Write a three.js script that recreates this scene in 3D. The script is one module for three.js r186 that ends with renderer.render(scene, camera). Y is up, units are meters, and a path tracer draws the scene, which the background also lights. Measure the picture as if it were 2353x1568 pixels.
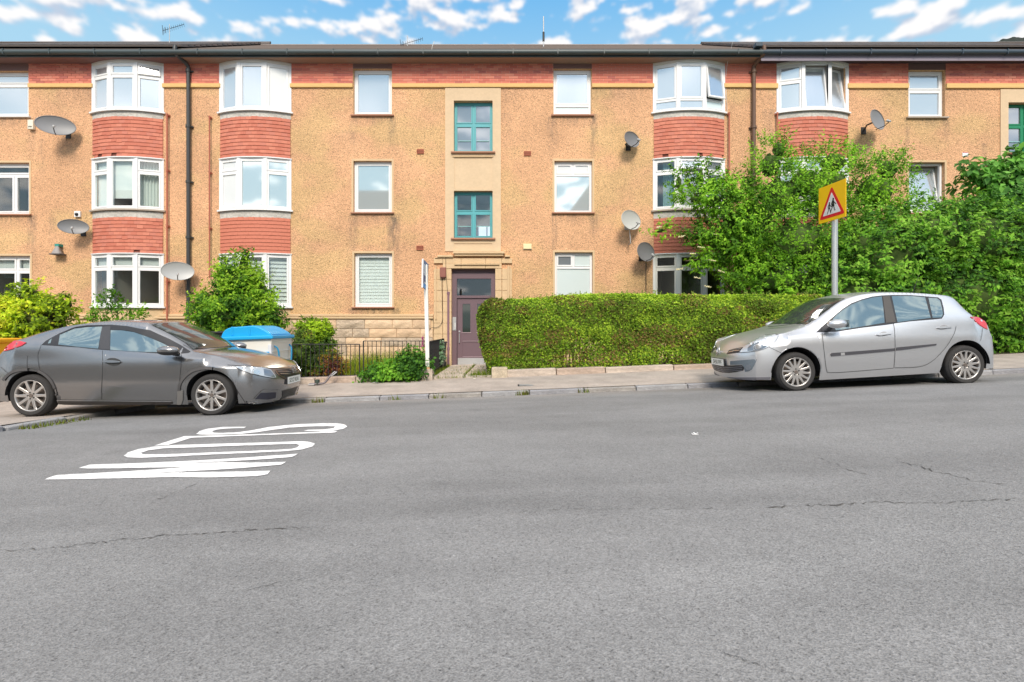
import * as THREE from 'three';
import { mergeGeometries, mergeVertices, toCreasedNormals } from 'three/addons/utils/BufferGeometryUtils.js';
import { RoundedBoxGeometry } from 'three/addons/geometries/RoundedBoxGeometry.js';
import { MeshBVH } from 'three-mesh-bvh';
import { createNoise3D } from 'simplex-noise';

// ---------------------------------------------------------------- camera, sky, sun, exposure
const F = 1200, CX = 1176.5, HY = 755, CY = 1.30;            // focal length and horizon in 2353 x 1568 units of the photograph
const EXPO = 1.75;
const scene = new THREE.Scene();
const camera = new THREE.PerspectiveCamera(2 * Math.atan(784 / F) * 180 / Math.PI, 2353 / 1568, 0.1, 2000);
camera.position.set(0, CY, 0);
camera.setViewOffset(2353, 1568, 0, 784 - HY, 2353, 1568);
scene.add(camera);
const renderer = new THREE.WebGLRenderer({ antialias: true });
renderer.toneMapping = THREE.LinearToneMapping;
renderer.toneMappingExposure = EXPO;
renderer.shadowMap.enabled = true;

function mulberry(a) { return () => { a |= 0; a = a + 0x6D2B79F5 | 0; let t = Math.imul(a ^ a >>> 15, 1 | a); t = t + Math.imul(t ^ t >>> 7, 61 | t) ^ t; return ((t ^ t >>> 14) >>> 0) / 4294967296; }; }
const N3 = createNoise3D(mulberry(7));
const fbm = (x, y, z, o = 4) => { let s = 0, a = .5, f = 1; for (let i = 0; i < o; i++) { s += a * N3(x * f, y * f, z * f); a *= .5; f *= 2.03; } return s; };
const clamp = (x, a = 0, b = 1) => Math.max(a, Math.min(b, x));
const sstep = (a, b, x) => { const t = clamp((x - a) / (b - a)); return t * t * (3 - 2 * t); };
const lerp = (a, b, t) => a + (b - a) * t;

function makeSky() {
  const W = 2048, H = 1024, d = new Float32Array(W * H * 4), ex = 1 / EXPO;
  const cl = (x, y, z) => {                                   // cloud thickness along a direction
    const hh = Math.hypot(x, z), e = y / hh, a = x / hh, b = z / hh, q = Math.atan(e);
    const big = fbm(a * 2.4 + 3.1, q * 6 + 1, b * 2.4, 2);
    const puff = fbm(a * 10, q * 24 + 4, b * 10 + 9, 7);
    return puff * 1.25 + big * .62 + .09 + sstep(.62, 1.2, e) * .8;  // extra cover overhead, out of view, added for fill light
  };
  for (let j = H / 2 - 40; j < H; j++) {
    const el = ((j + .5) / H - .5) * Math.PI, y = Math.sin(el), c = Math.cos(el);
    for (let i = 0; i < W; i++) {
      const az = ((i + .5) / W - .5) * 2 * Math.PI, x = c * Math.cos(az), z = c * Math.sin(az);
      const up = clamp(y), k = sstep(.36, .62, up);
      let r = lerp(.42, .11, k), g = lerp(.70, .45, k), b = lerp(.90, .88, k);
      const hz = sstep(.3, 0, up); r = lerp(r, .66, hz); g = lerp(g, .78, hz); b = lerp(b, .88, hz);
      const t = cl(x, y, z), a = sstep(.02, .46, t) * .96;
      const above = cl(x, y + .016, z), fillGlow = 1 + 1.15 * Math.max(0, x * .03 + y * .62 + z * .78) ** 1.4, fine = .10 * fbm(x * 40, y * 90, z * 40, 3), lit = clamp(.50 + (t - above) * 2.0 + fine + .25 * (t - .3));  // clouds towards the sun, behind the camera, brightened to add fill light
      const cr = lerp(.56, 1.06, lit) * fillGlow, cg = lerp(.64, 1.03, lit) * fillGlow, cb = lerp(.78, 1.02, lit) * fillGlow;
      const o = (j * W + i) * 4;
      d[o] = lerp(r, cr, a) * ex; d[o + 1] = lerp(g, cg, a) * ex; d[o + 2] = lerp(b, cb, a) * ex; d[o + 3] = 1;
    }
  }
  for (let j = 0; j < H / 2 - 40; j++) for (let i = 0; i < W; i++) { const o = (j * W + i) * 4; d[o] = .3 * ex; d[o + 1] = .3 * ex; d[o + 2] = .3 * ex; d[o + 3] = 1; }
  const t = new THREE.DataTexture(d, W, H, THREE.RGBAFormat, THREE.FloatType);
  t.mapping = THREE.EquirectangularReflectionMapping; t.magFilter = t.minFilter = THREE.LinearFilter; t.wrapS = THREE.RepeatWrapping; t.needsUpdate = true;
  return t;
}
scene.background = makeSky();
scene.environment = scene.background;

const sun = new THREE.DirectionalLight(0xfff1de, 2.05);
sun.position.set(1.2, 25, 30); sun.target.position.set(0, 0, 0);
sun.castShadow = true; sun.shadow.radius = 32; sun.shadow.mapSize.set(2048, 2048);
Object.assign(sun.shadow.camera, { left: -40, right: 40, top: 40, bottom: -40, near: 1, far: 120 });
scene.add(sun, sun.target);

// ---------------------------------------------------------------- helpers
const names = {};
function numbered(n) { const k = names[n] = (names[n] ?? -1) + 1; return k ? n + '_' + String(k).padStart(3, '0') : n; }
function tag(o, label, category, group, kind) { if (label) o.userData.label = label; if (category) o.userData.category = category; if (group) o.userData.group = group; if (kind) o.userData.kind = kind; return o; }
function thing(name, [x, y, z], label, category, group) { const o = new THREE.Group(); o.name = numbered(name); o.position.set(x, y, z); tag(o, label, category, group); scene.add(o); return o; }
function mesh(name, geo, mat, parent, top) { const m = new THREE.Mesh(geo, mat); m.name = top ? numbered(name) : name; m.castShadow = m.receiveShadow = true; (parent ?? scene).add(m); return m; }
function struct(name, geo, mat) { const m = mesh(name, geo, mat, scene, true); m.userData.kind = 'structure'; return m; }
const prep = (g) => { const n = g.index ? g.toNonIndexed() : g; for (const k of Object.keys(n.attributes)) if (!['position', 'normal', 'uv'].includes(k)) n.deleteAttribute(k); if (!n.attributes.uv) n.setAttribute('uv', new THREE.BufferAttribute(new Float32Array(n.attributes.position.count * 2), 2)); n.clearGroups?.(); return n; };
const merge = (l) => mergeGeometries(l.map(prep), false);
const box = (x0, x1, y0, y1, z0, z1) => { const g = new THREE.BoxGeometry(Math.abs(x1 - x0), Math.abs(y1 - y0), Math.abs(z1 - z0)); g.translate((x0 + x1) / 2, (y0 + y1) / 2, (z0 + z1) / 2); return g; };
const rbox = (x0, x1, y0, y1, z0, z1, r = .01) => { const g = new RoundedBoxGeometry(Math.abs(x1 - x0), Math.abs(y1 - y0), Math.abs(z1 - z0), 2, r); g.translate((x0 + x1) / 2, (y0 + y1) / 2, (z0 + z1) / 2); return g; };
const V = (x, y, z) => new THREE.Vector3(x, y, z);
function rod(a, b, r, r2 = r, seg = 8) { const A = V(...a), B = V(...b), L = A.distanceTo(B), g = new THREE.CylinderGeometry(r2, r, L, seg); g.applyQuaternion(new THREE.Quaternion().setFromUnitVectors(V(0, 1, 0), B.clone().sub(A).normalize())); const c = A.add(B).multiplyScalar(.5); g.translate(c.x, c.y, c.z); return g; }
const tube = (pts, r, n = 24, s = 6) => new THREE.TubeGeometry(new THREE.CatmullRomCurve3(pts.map((p) => V(...p))), n, r, s);
const PX = (px, Z) => (px - CX) * Z / F, PY = (py, Z) => CY - (py - HY) * Z / F;
const WALL = 15, fx = (px) => PX(px, WALL), fy = (py) => PY(py, WALL);

function std(r, g, b, rough = .8, metal = 0, extra = {}) { return new THREE.MeshStandardMaterial({ color: new THREE.Color().setRGB(r, g, b), roughness: rough, metalness: metal, ...extra }); }
function phys(r, g, b, rough, metal, extra = {}) { return new THREE.MeshPhysicalMaterial({ color: new THREE.Color().setRGB(r, g, b), roughness: rough, metalness: metal, ...extra }); }
function dataTex(w, h, fn, srgb = true, rx = 1, ry = 1) {      // fn(u, v, x, y) -> [r, g, b] linear-ish 0..1 display values
  const d = new Uint8Array(w * h * 4);
  for (let y = 0; y < h; y++) for (let x = 0; x < w; x++) { const c = fn(x / w, y / h, x, y), o = (y * w + x) * 4; d[o] = clamp(c[0]) * 255; d[o + 1] = clamp(c[1]) * 255; d[o + 2] = clamp(c[2]) * 255; d[o + 3] = 255; }
  const t = new THREE.DataTexture(d, w, h); if (srgb) t.colorSpace = THREE.SRGBColorSpace; t.wrapS = t.wrapT = THREE.RepeatWrapping; t.magFilter = THREE.LinearFilter; t.minFilter = THREE.LinearMipmapLinearFilter; t.generateMipmaps = true; t.repeat.set(rx, ry); t.needsUpdate = true; return t;
}
function grain(n, seed, passes) {                              // tiling grain: sums of blurred random fields
  const R = mulberry(seed), out = new Float32Array(n * n);
  for (const [cell, amp] of passes) {
    const m = Math.round(n / cell), g = new Float32Array(m * m); for (let i = 0; i < m * m; i++) g[i] = R() * 2 - 1;
    for (let y = 0; y < n; y++) for (let x = 0; x < n; x++) {
      const u = x / cell, v = y / cell, a = Math.floor(u), b = Math.floor(v); let p = u - a, q = v - b; p = p * p * (3 - 2 * p); q = q * q * (3 - 2 * q);
      const A = a % m, B = b % m, A1 = (a + 1) % m, B1 = (b + 1) % m;
      out[y * n + x] += amp * lerp(lerp(g[B * m + A], g[B * m + A1], p), lerp(g[B1 * m + A], g[B1 * m + A1], p), q);
    }
  }
  return out;
}
const s2 = (l) => l <= .0031308 ? 12.92 * l : 1.055 * Math.pow(l, 1 / 2.4) - .055;   // linear -> sRGB

// ---------------------------------------------------------------- ground heights
const G0 = (X) => { const x = clamp(X, -24, 30); return .0385 * x + .0006 * x * x; };
const roadY = (X, Z) => { const q = clamp(Z, -.5, 12) - 4.2; return .24 - .0051 * q * q + G0(X); };
const paveY = (X, Z) => .185 + .033 * (Z - 9.25) + G0(X);
const gardenY = (X) => .262 + G0(X);
function onRoad(px, py) { let Z = 6, X = 0; for (let i = 0; i < 30; i++) { X = PX(px, Z); Z = lerp(Z, (CY - roadY(X, Z)) * F / (py - HY), .7); } return [PX(px, Z), Z]; }
const edgeX = (Z) => -6.2 - .09 * (9.25 - Z) - .012 * (9.25 - Z) ** 2;      // edge of the build-out on the left
const outY = (X, Z) => roadY(X, Z) + .07;

function sheet(x0, x1, z0, z1, nx, nz, yf, uvs = 1, colf) {
  const P = [], U = [], I = [], C = [];
  for (let j = 0; j <= nz; j++) for (let i = 0; i <= nx; i++) {
    const Z = lerp(z0, z1, j / nz), a = typeof x0 === 'function' ? x0(Z) : x0, b = typeof x1 === 'function' ? x1(Z) : x1, X = lerp(a, b, i / nx);
    P.push(X, yf(X, Z), -Z); U.push(X * uvs, Z * uvs); if (colf) C.push(...colf(X, Z));
  }
  for (let j = 0; j < nz; j++) for (let i = 0; i < nx; i++) { const a = j * (nx + 1) + i, b = a + 1, c = a + nx + 1, d = c + 1; I.push(a, b, c, b, d, c); }
  const g = new THREE.BufferGeometry(); g.setAttribute('position', new THREE.Float32BufferAttribute(P, 3)); g.setAttribute('uv', new THREE.Float32BufferAttribute(U, 2)); if (colf) g.setAttribute('color', new THREE.Float32BufferAttribute(C, 3)); g.setIndex(I); g.computeVertexNormals(); return g;
}

// ---------------------------------------------------------------- shared materials
const gAsph = grain(1024, 11, [[2, .6], [4, .42], [8, .15], [64, .06]]);
const gPave = grain(512, 12, [[2, .3], [4, .3], [16, .2], [64, .3]]);
const gPeb = grain(512, 13, [[2, .25], [4, .55], [8, .5]]);
const gStone = grain(512, 14, [[2, .2], [6, .3], [24, .4], [96, .4]]);
const at = (g, n, x, y) => g[(y % n) * n + (x % n)];
const asphT = dataTex(1024, 1024, (u, v, x, y) => { const n = at(gAsph, 1024, x, y); let l = .214 * (1 + n * .44); if (n > .82) l += .16 * (n - .82) * 3; if (n < -.75) l *= .6; return [s2(l * .995), s2(l * .995), s2(l)]; }, true, .5, .5);
const asphB = dataTex(1024, 1024, (u, v, x, y) => { const n = .5 + .4 * at(gAsph, 1024, x, y); return [n, n, n]; }, false, .5, .5);
const mAsph = new THREE.MeshStandardMaterial({ map: asphT, bumpMap: asphB, bumpScale: .006, roughness: .92, vertexColors: true });
const paveT = dataTex(512, 512, (u, v, x, y) => { const n = at(gPave, 512, x, y), l = .36 * (1 + n * .3); return [s2(l * 1.07), s2(l * .93), s2(l * .82)]; }, true, .5, .5);
const paveB = dataTex(512, 512, (u, v, x, y) => { const n = .5 + .4 * at(gPave, 512, x, y); return [n, n, n]; }, false, .5, .5);
const mPave = new THREE.MeshStandardMaterial({ map: paveT, bumpMap: paveB, bumpScale: .006, roughness: .95, vertexColors: true });
const stoneTex = (r, g, b, k = .35, rx = 1) => dataTex(512, 512, (u, v, x, y) => { const n = 1 + at(gStone, 512, x, y) * k; return [s2(r * n), s2(g * n), s2(b * n)]; }, true, rx, rx);
const stoneB = dataTex(512, 512, (u, v, x, y) => { const n = .5 + .35 * at(gStone, 512, x, y); return [n, n, n]; }, false, 1, 1);
const stone = (r, g, b, k, bs = .012) => new THREE.MeshStandardMaterial({ map: stoneTex(r, g, b, k), bumpMap: stoneB, bumpScale: bs, roughness: .92 });
const pebB = dataTex(512, 512, (u, v, x, y) => { const n = .5 + .35 * at(gPeb, 512, x, y); return [n, n, n]; }, false, 1 / 1.6, 1 / 1.6);
const M = {
  kerb: [stone(.36, .36, .37, .4), stone(.31, .31, .33, .4), stone(.34, .32, .30, .45)],
  dress: stone(.66, .48, .29, .14, .004), render: stone(.66, .50, .33, .08, .003), plinth: [stone(.72, .51, .33, .22), stone(.66, .47, .31, .28), stone(.75, .55, .37, .22), stone(.54, .43, .32, .5)],
  wallStone: [stone(.52, .44, .37, .4), stone(.46, .36, .29, .4)], lead: stone(.55, .53, .49, .4, .004), sillStone: std(.40, .20, .13, .8), sillGrey: std(.42, .36, .30, .85),
  mortar: std(.68, .40, .32, .95), string: stone(.72, .48, .20, .12, .003),
  bricks: [std(.66, .22, .155, .9), std(.58, .175, .13, .9), std(.70, .27, .19, .9), std(.50, .16, .13, .9)],
  tiles: [std(.54, .178, .115, .8), std(.50, .155, .10, .8), std(.58, .205, .135, .8), std(.52, .18, .125, .8)],
  tileDark: std(.22, .075, .055, .9),
  white: std(.80, .81, .82, .35), whiteOld: std(.70, .69, .65, .6), teal: std(.08, .37, .41, .5), tealLight: std(.30, .62, .60, .5), green: std(.01, .22, .10, .5),
  mirrorSharp: phys(.68, .76, .76, .035, .62, { ior: 1.6 }), pale: phys(.74, .76, .76, .10, .12), mirror: phys(.64, .69, .73, .12, .66, { ior: 1.6 }), mirrorDim: phys(.34, .38, .42, .04, .55, { ior: 1.6 }), clear: phys(.93, .97, .96, .02, 0, { transmission: 1, thickness: 0, ior: 1.75 }),
  frost: phys(.70, .80, .80, .18, .2), room: std(.30, .27, .24, .95), dark: std(.02, .02, .022, .9), blind: std(.82, .82, .82, .8), blindGrey: std(.62, .62, .62, .85), curtain: std(.72, .74, .72, .95, 0, { side: THREE.DoubleSide }), curtainTeal: std(.30, .44, .44, .95, 0, { side: THREE.DoubleSide }),
  gutter: std(.055, .075, .08, .45), gutterBlue: std(.035, .055, .075, .4), soffit: std(.30, .20, .15, .9), soffitDark: std(.07, .05, .06, .9), fascia: std(.25, .22, .27, .7), pipe: std(.045, .048, .05, .45), pipeBrown: std(.13, .075, .05, .6), pipeRed: std(.42, .13, .08, .7),
  roof: [std(.15, .125, .115, .9), std(.13, .115, .11, .9), std(.18, .14, .125, .9)], roofOld: [std(.27, .23, .21, .95), std(.24, .21, .20, .95), std(.30, .25, .22, .95)],
  door: std(.15, .096, .115, .5), steel: std(.62, .63, .64, .35, .7), steelDull: std(.45, .46, .47, .5, .5), black: std(.018, .018, .02, .5), rubber: std(.035, .034, .034, .85), iron: std(.03, .028, .03, .55),
  dish: std(.20, .205, .215, .5, .1), dishPale: std(.42, .43, .43, .5, .1), shaded_lintel: std(.20, .12, .11, .9), vent: std(.45, .15, .09, .85), cream: std(.75, .72, .60, .6), maroon: std(.27, .10, .075, .6),
};
// ---------------------------------------------------------------- road, pavement, kerb, gardens
const roadCol = (X, Z) => {
  const n = fbm(X * .12, 7, Z * 1.3, 3) * .17 + fbm(X * .35, 2, Z * .9, 3) * .15 + fbm(X * 1.7 + 5, 8, Z * 3.1, 3) * .09;
  const track = .05 * (Math.sin(Z * 2.9 + .5 * fbm(X * .15, 0, Z * .3, 2)) + .7 * Math.sin(Z * 6.7 + 1)) * sstep(3.5, 5.5, Z);
  let k = 1 + n + track * .6; const dust = sstep(8.35, 9.2, Z + .25 * fbm(X * 1.3, 4, Z, 3)) * (.5 + .5 * fbm(X * 2.2, 1, Z * 3, 3));
  const joint = Math.exp(-(((Z - 2.92 - .05 * fbm(X * .8, 3, 0, 3)) / .055) ** 2)); k *= 1 + joint * .22 * clamp(.6 + 1.2 * fbm(X * 2.2, Z * 9, 2, 3), 0, 1.4); const st = fbm(X * .9 + 11, 3, Z * 1.1, 2); if (st > .42) k *= 1 - .5 * (st - .42) * clamp(1 + 2 * fbm(X * 9, 1, Z * 9, 2), .3, 2);
  return [k * (1 + .22 * dust), k * (1 + .10 * dust), k * (1 - .02 * dust)];
};
const road = struct('road', sheet(-40, 40, -8, 9.27, 640, 150, roadY, 1, roadCol), mAsph);
struct('ground', sheet(-420, 420, -60, 700, 60, 60, (X, Z) => -3.4 + G0(X) * .5 + (Z > 200 ? 0 : 0), 1), std(.12, .16, .06, .95));
{ // cracks and seams in the asphalt, traced where the photograph shows them
  const mc = std(.085, .083, .08, .95), R = mulberry(5);
  const crack = (pts, w) => {
    const q = []; for (let i = 0; i < pts.length - 1; i++) { const n = Math.max(2, Math.round(Math.hypot(pts[i + 1][0] - pts[i][0], pts[i + 1][1] - pts[i][1]) / 9)); for (let k = 0; k < n; k++) q.push([lerp(pts[i][0], pts[i + 1][0], k / n) + (R() - .5) * 7, lerp(pts[i][1], pts[i + 1][1], k / n) + (R() - .5) * 5]); }
    const g = q.map((p) => onRoad(...p)), P = [], I = [];
    g.forEach(([X, Z], i) => { const [a, b] = g[Math.max(0, i - 1)], [c, d] = g[Math.min(g.length - 1, i + 1)], L = Math.hypot(c - a, d - b) || 1, nx = -(d - b) / L, nz = (c - a) / L, h = w * .6 * (.1 + R() ** 2) * Math.min(1, i / 3, (g.length - 1 - i) / 3); for (const s of [-1, 1]) { const x = X + nx * h * s, z = Z + nz * h * s; P.push(x, roadY(x, z) + .004, -z); } if (i) { const o = i * 2; I.push(o - 2, o - 1, o, o - 1, o + 1, o); } });
    const ge = new THREE.BufferGeometry(); ge.setAttribute('position', new THREE.Float32BufferAttribute(P, 3)); ge.setIndex(I); ge.computeVertexNormals(); mesh('crack', ge, mc, road);
  };
  crack([[1750, 1168], [1830, 1165], [1930, 1160], [2030, 1155], [2140, 1158], [2260, 1152], [2360, 1146]], .011);
  crack([[2050, 1058], [2110, 1072], [2170, 1090], [2240, 1106], [2330, 1118]], .012);
  crack([[1860, 1048], [1910, 1064], [1970, 1086], [2020, 1100]], .007);
  crack([[0, 1268], [110, 1262], [250, 1245], [380, 1232], [520, 1224], [650, 1214], [760, 1216]], .010);
  crack([[340, 1155], [400, 1135], [440, 1120], [462, 1108]], .009);
  crack([[1660, 1500], [1720, 1522], [1790, 1545]], .006); crack([[560, 1360], [640, 1340], [720, 1328]], .005);
  crack([[1180, 1180], [1300, 1172], [1420, 1170], [1560, 1172], [1700, 1170]], .004);
}
{ // pavement with the build-out under the rear of the left car
  const pc = (X, Z) => { const n = 1 + fbm(X * .8, 3, Z * 1.6, 3) * .22; return [n, n, n]; };
  const a = sheet(-26, 26, 9.385, 11.42, 260, 14, paveY, 1, pc), b = sheet(-26, (Z) => edgeX(Z) - .11, 2.2, 9.39, 60, 40, (X, Z) => lerp(outY(X, Z), paveY(X, Z), sstep(8.6, 9.38, Z)), 1, pc);
  const g = mergeGeometries([a, b]); struct('pavement', g, mPave);
  const kerb = new THREE.Group(); kerb.name = 'kerb'; tag(kerb, null, null, null, 'structure'); scene.add(kerb);
  const R = mulberry(21); let x = -6.12, i = 0;
  while (x < 25) {
    const L = .82 + R() * .25, X = x + L / 2, g = new RoundedBoxGeometry(L - .012, .22, .145, 2, .018), m = mesh('kerb_stone', g, M.kerb[i++ % 3], kerb);
    m.position.set(X, roadY(X, 9.3) + .075 - .11 + (R() - .5) * .008, -(9.325 + (R() - .5) * .008)); m.rotation.z = Math.atan(.0385 + .0012 * X); m.rotation.y = (R() - .5) * .006; x += L;
  }
  let z = 9.1; while (z > 2.6) { const L = .8, Z = z - L / 2, X = edgeX(Z), m = mesh('kerb_stone', new RoundedBoxGeometry(.13, .2, L - .012, 2, .03), M.kerb[i++ % 3], kerb); m.position.set(X - .05, outY(X, Z) - .095 - R() * .02, -Z); m.rotation.y = -Math.atan(.09 + .024 * (9.25 - Z)); z -= L; }
  // cast cover let into the pavement
  const cv = new THREE.Group(); cv.name = 'drain_cover'; const [cx, cz] = [PX(1209, 9.95), 9.95]; cv.position.set(cx, paveY(cx, cz), -cz); scene.add(cv); tag(cv, 'small grey metal cover let into the pavement below the clipped hedge', 'drain cover');
  mesh('cover_plate', box(-.13, .13, -.01, .006, -.10, .10), M.steelDull, cv); mesh('cover_frame', box(-.16, .16, -.012, .002, -.13, .13), M.iron, cv);
}
struct('garden_soil', sheet(-26, 26, 11.42, 15.05, 120, 8, (X, Z) => gardenY(X) + .03 * fbm(X * 2, 0, Z * 2, 2), 1), std(.085, .075, .035, .95));
{ // path to the door
  const path = new THREE.Group(); path.name = 'path'; path.userData.kind = 'structure'; scene.add(path); const R = mulberry(31), ms = [stone(.50, .43, .36, .4), stone(.44, .39, .33, .45)];
  for (let j = 0; j < 7; j++) for (let i = 0; i < 2; i++) { const L = .68, D = .52, X = -1.4 + i * .70, Z = 11.62 + j * .535, g = new RoundedBoxGeometry(L, .08, D, 2, .012), m = mesh('paving_slab', g, ms[(i + j) % 2], path); m.position.set(X, gardenY(X) - .005 + R() * .014, -Z); m.rotation.set((R() - .5) * .02, 0, Math.atan(.037) + (R() - .5) * .02); }
}
{ // SLOW painted on the road, read from the left
  const T = ([zx, zy]) => onRoad(57.4 + .34177 * zx, 919.0 + .34177 * zy);
  const S = [[1490, 184], [1330, 186], [1230, 197], [1170, 215], [1152, 232], [1180, 238], [1300, 238], [1450, 233], [1560, 221], [1680, 204], [1780, 190], [1900, 183], [2030, 180], [2085, 182], [2075, 193], [2010, 202], [1900, 205], [1870, 213], [1960, 214], [2070, 212], [2140, 199], [2165, 184], [2150, 169], [2100, 161], [2000, 161], [1850, 166], [1740, 175], [1640, 186], [1530, 207], [1440, 221], [1330, 226], [1270, 224], [1258, 214], [1290, 203], [1370, 196], [1470, 193]];
  const L = [[2100, 213], [2085, 224], [1800, 233], [1120, 259], [1050, 280], [960, 308], [870, 312], [980, 275], [1070, 248], [1400, 239], [1800, 225], [2030, 214]];
  const O = [[662, 380], [690, 358], [760, 335], [870, 318], [1000, 308], [1300, 299], [1600, 290], [1830, 283], [1900, 284], [1950, 298], [1930, 318], [1860, 338], [1750, 350], [1500, 362], [1200, 375], [950, 388], [780, 394], [690, 392]];
  const OI = [[775, 360], [830, 343], [930, 330], [1100, 325], [1400, 314], [1650, 305], [1820, 300], [1845, 308], [1835, 322], [1790, 334], [1650, 342], [1400, 352], [1100, 364], [880, 371], [790, 370]];
  const W = [[360, 463], [430, 440], [700, 432], [1100, 415], [1500, 391], [1835, 366], [1800, 388], [1560, 407], [1350, 419], [1010, 430], [1300, 424], [1560, 426], [1757, 421], [1725, 440], [1600, 452], [1400, 468], [1150, 483], [820, 498], [1050, 491], [1300, 489], [1500, 486], [1650, 481], [1630, 505], [1560, 518], [1240, 527], [1000, 524], [700, 531], [350, 538], [130, 541], [150, 530], [215, 510], [500, 495], [800, 478], [1080, 456], [700, 464], [420, 467]];
  const R = mulberry(8), jag = (p) => { const q = []; p.forEach((a, i) => { const b = p[(i + 1) % p.length], n = Math.max(1, Math.round(Math.hypot((b[0] - a[0]) / 34, (b[1] - a[1]) / 12))); for (let k = 0; k < n; k++) q.push([lerp(a[0], b[0], k / n) + (R() - .5) * 6, lerp(a[1], b[1], k / n) + (R() - .5) * 1.5]); }); return q; };
  const mk = thing('road_marking', [-3.2, roadY(-3.2, 5.5), -5.5], 'white painted word SLOW across the near left of the road', 'road marking');
  const paint = new THREE.MeshStandardMaterial({ map: dataTex(512, 512, (u, v, x, y) => { const n = at(gStone, 512, x, y), a = at(gPave, 512, x, y); const l = .82 + n * .06 - (a > .50 ? .36 : a > .38 ? .14 : 0); return [s2(l), s2(l), s2(l)]; }, true, 1, 1), bumpMap: asphB, bumpScale: .005, roughness: .8 });
  [['letter_s', S], ['letter_l', L], ['letter_o', O, OI], ['letter_w', W]].forEach(([n, p, h]) => {
    const sh = new THREE.Shape(jag(p).map((a) => new THREE.Vector2(...T(a)))); if (h) sh.holes.push(new THREE.Path(jag(h).map((a) => new THREE.Vector2(...T(a)))));
    const g = new THREE.ShapeGeometry(sh), a = g.attributes.position; for (let i = 0; i < a.count; i++) { const X = a.getX(i), Z = a.getY(i); a.setXYZ(i, X + 3.2, roadY(X, Z) + .005 - mk.position.y, -Z + 5.5); } g.computeVertexNormals(); mesh(n, g, paint, mk);
  });
}
{ // low stone edgings on both gardens
  const wall = (name, x0, x1, Z, hgt, label, seed, seg = .95) => {
    const t = thing(name, [(x0 + x1) / 2, paveY((x0 + x1) / 2, Z), -Z], label, 'low wall'), R = mulberry(seed); let x = x0, i = 0;
    while (x < x1 - .1) { const L = Math.min(seg * (.8 + R() * .5), x1 - x), X = x + L / 2, h = typeof hgt === 'function' ? hgt(X) : hgt, m = mesh('stone', new RoundedBoxGeometry(L - .014, h + .12, .22, 2, .022), M.wallStone[i++ % 2], t); m.position.set(X - t.position.x, paveY(X, Z) + (h - .12) / 2 - t.position.y + (R() - .5) * .012, (R() - .5) * .02); m.rotation.z = Math.atan(.038 + .0012 * X) + (R() - .5) * .01; x += L; }
    return t;
  };
  wall('garden_wall', -9.2, -1.95, 11.42, .13, 'low pale stone edging under the iron railings behind the grey car', 41);
  const e = wall('garden_wall', -.36, 6.6, 11.40, (X) => .15 - .012 * X, 'low reddish stone edging along the foot of the clipped hedge', 42, 1.2);
  const b = mesh('end_block', new RoundedBoxGeometry(.34, .30, .34, 2, .02), stone(.52, .44, .33, .4), e); b.position.set(-.27 - e.position.x, paveY(-.27, 11.4) + .06 - e.position.y, .03);
  const p = thing('gate_pier', [-1.86, paveY(-1.86, 11.4), -11.36], 'weathered square stone block at the foot of the white sign post', 'stone block'); const pb = mesh('block', new RoundedBoxGeometry(.26, .34, .28, 2, .03), M.wallStone[0], p); pb.position.set(.02, .07, 0);
  mesh('chip', new RoundedBoxGeometry(.16, .10, .14, 2, .03), M.wallStone[1], p).position.set(-.16, .0, .10);
}
// far hills seen over the roofs
function ridge(x0, x1, Z, yf, col, label) {
  const P = [], I = [], n = 160; for (let i = 0; i <= n; i++) { const X = lerp(x0, x1, i / n), y = yf(X, i / n); for (const [yy, zz] of [[-4, Z - y * .6], [y * .6, Z - y * .2], [y, Z], [-4, Z + y]]) P.push(X, yy, -zz); } for (let i = 0; i < n; i++) for (let k = 0; k < 3; k++) { const a = i * 4 + k; I.push(a, a + 4, a + 1, a + 1, a + 4, a + 5); }
  const g = new THREE.BufferGeometry(); g.setAttribute('position', new THREE.Float32BufferAttribute(P, 3)); g.setIndex(I); g.computeVertexNormals(); return struct('hills', g, col);
}
ridge(PX(-500, 300), PX(560, 300), 300, (X, t) => PY(lerp(97, 112, sstep(.40, .95, t)) + 4 * fbm(X * .03, 1, 0, 4), 300), std(.13, .16, .12, 1));
ridge(PX(2190, 90), PX(2900, 90), 90, (X) => { const px = CX + X * F / 90; return PY(lerp(114, 86, sstep(2225, 2330, px)) + 3.5 * fbm(X * .6, 3, 0, 4), 90); }, std(.05, .065, .05, 1));
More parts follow.
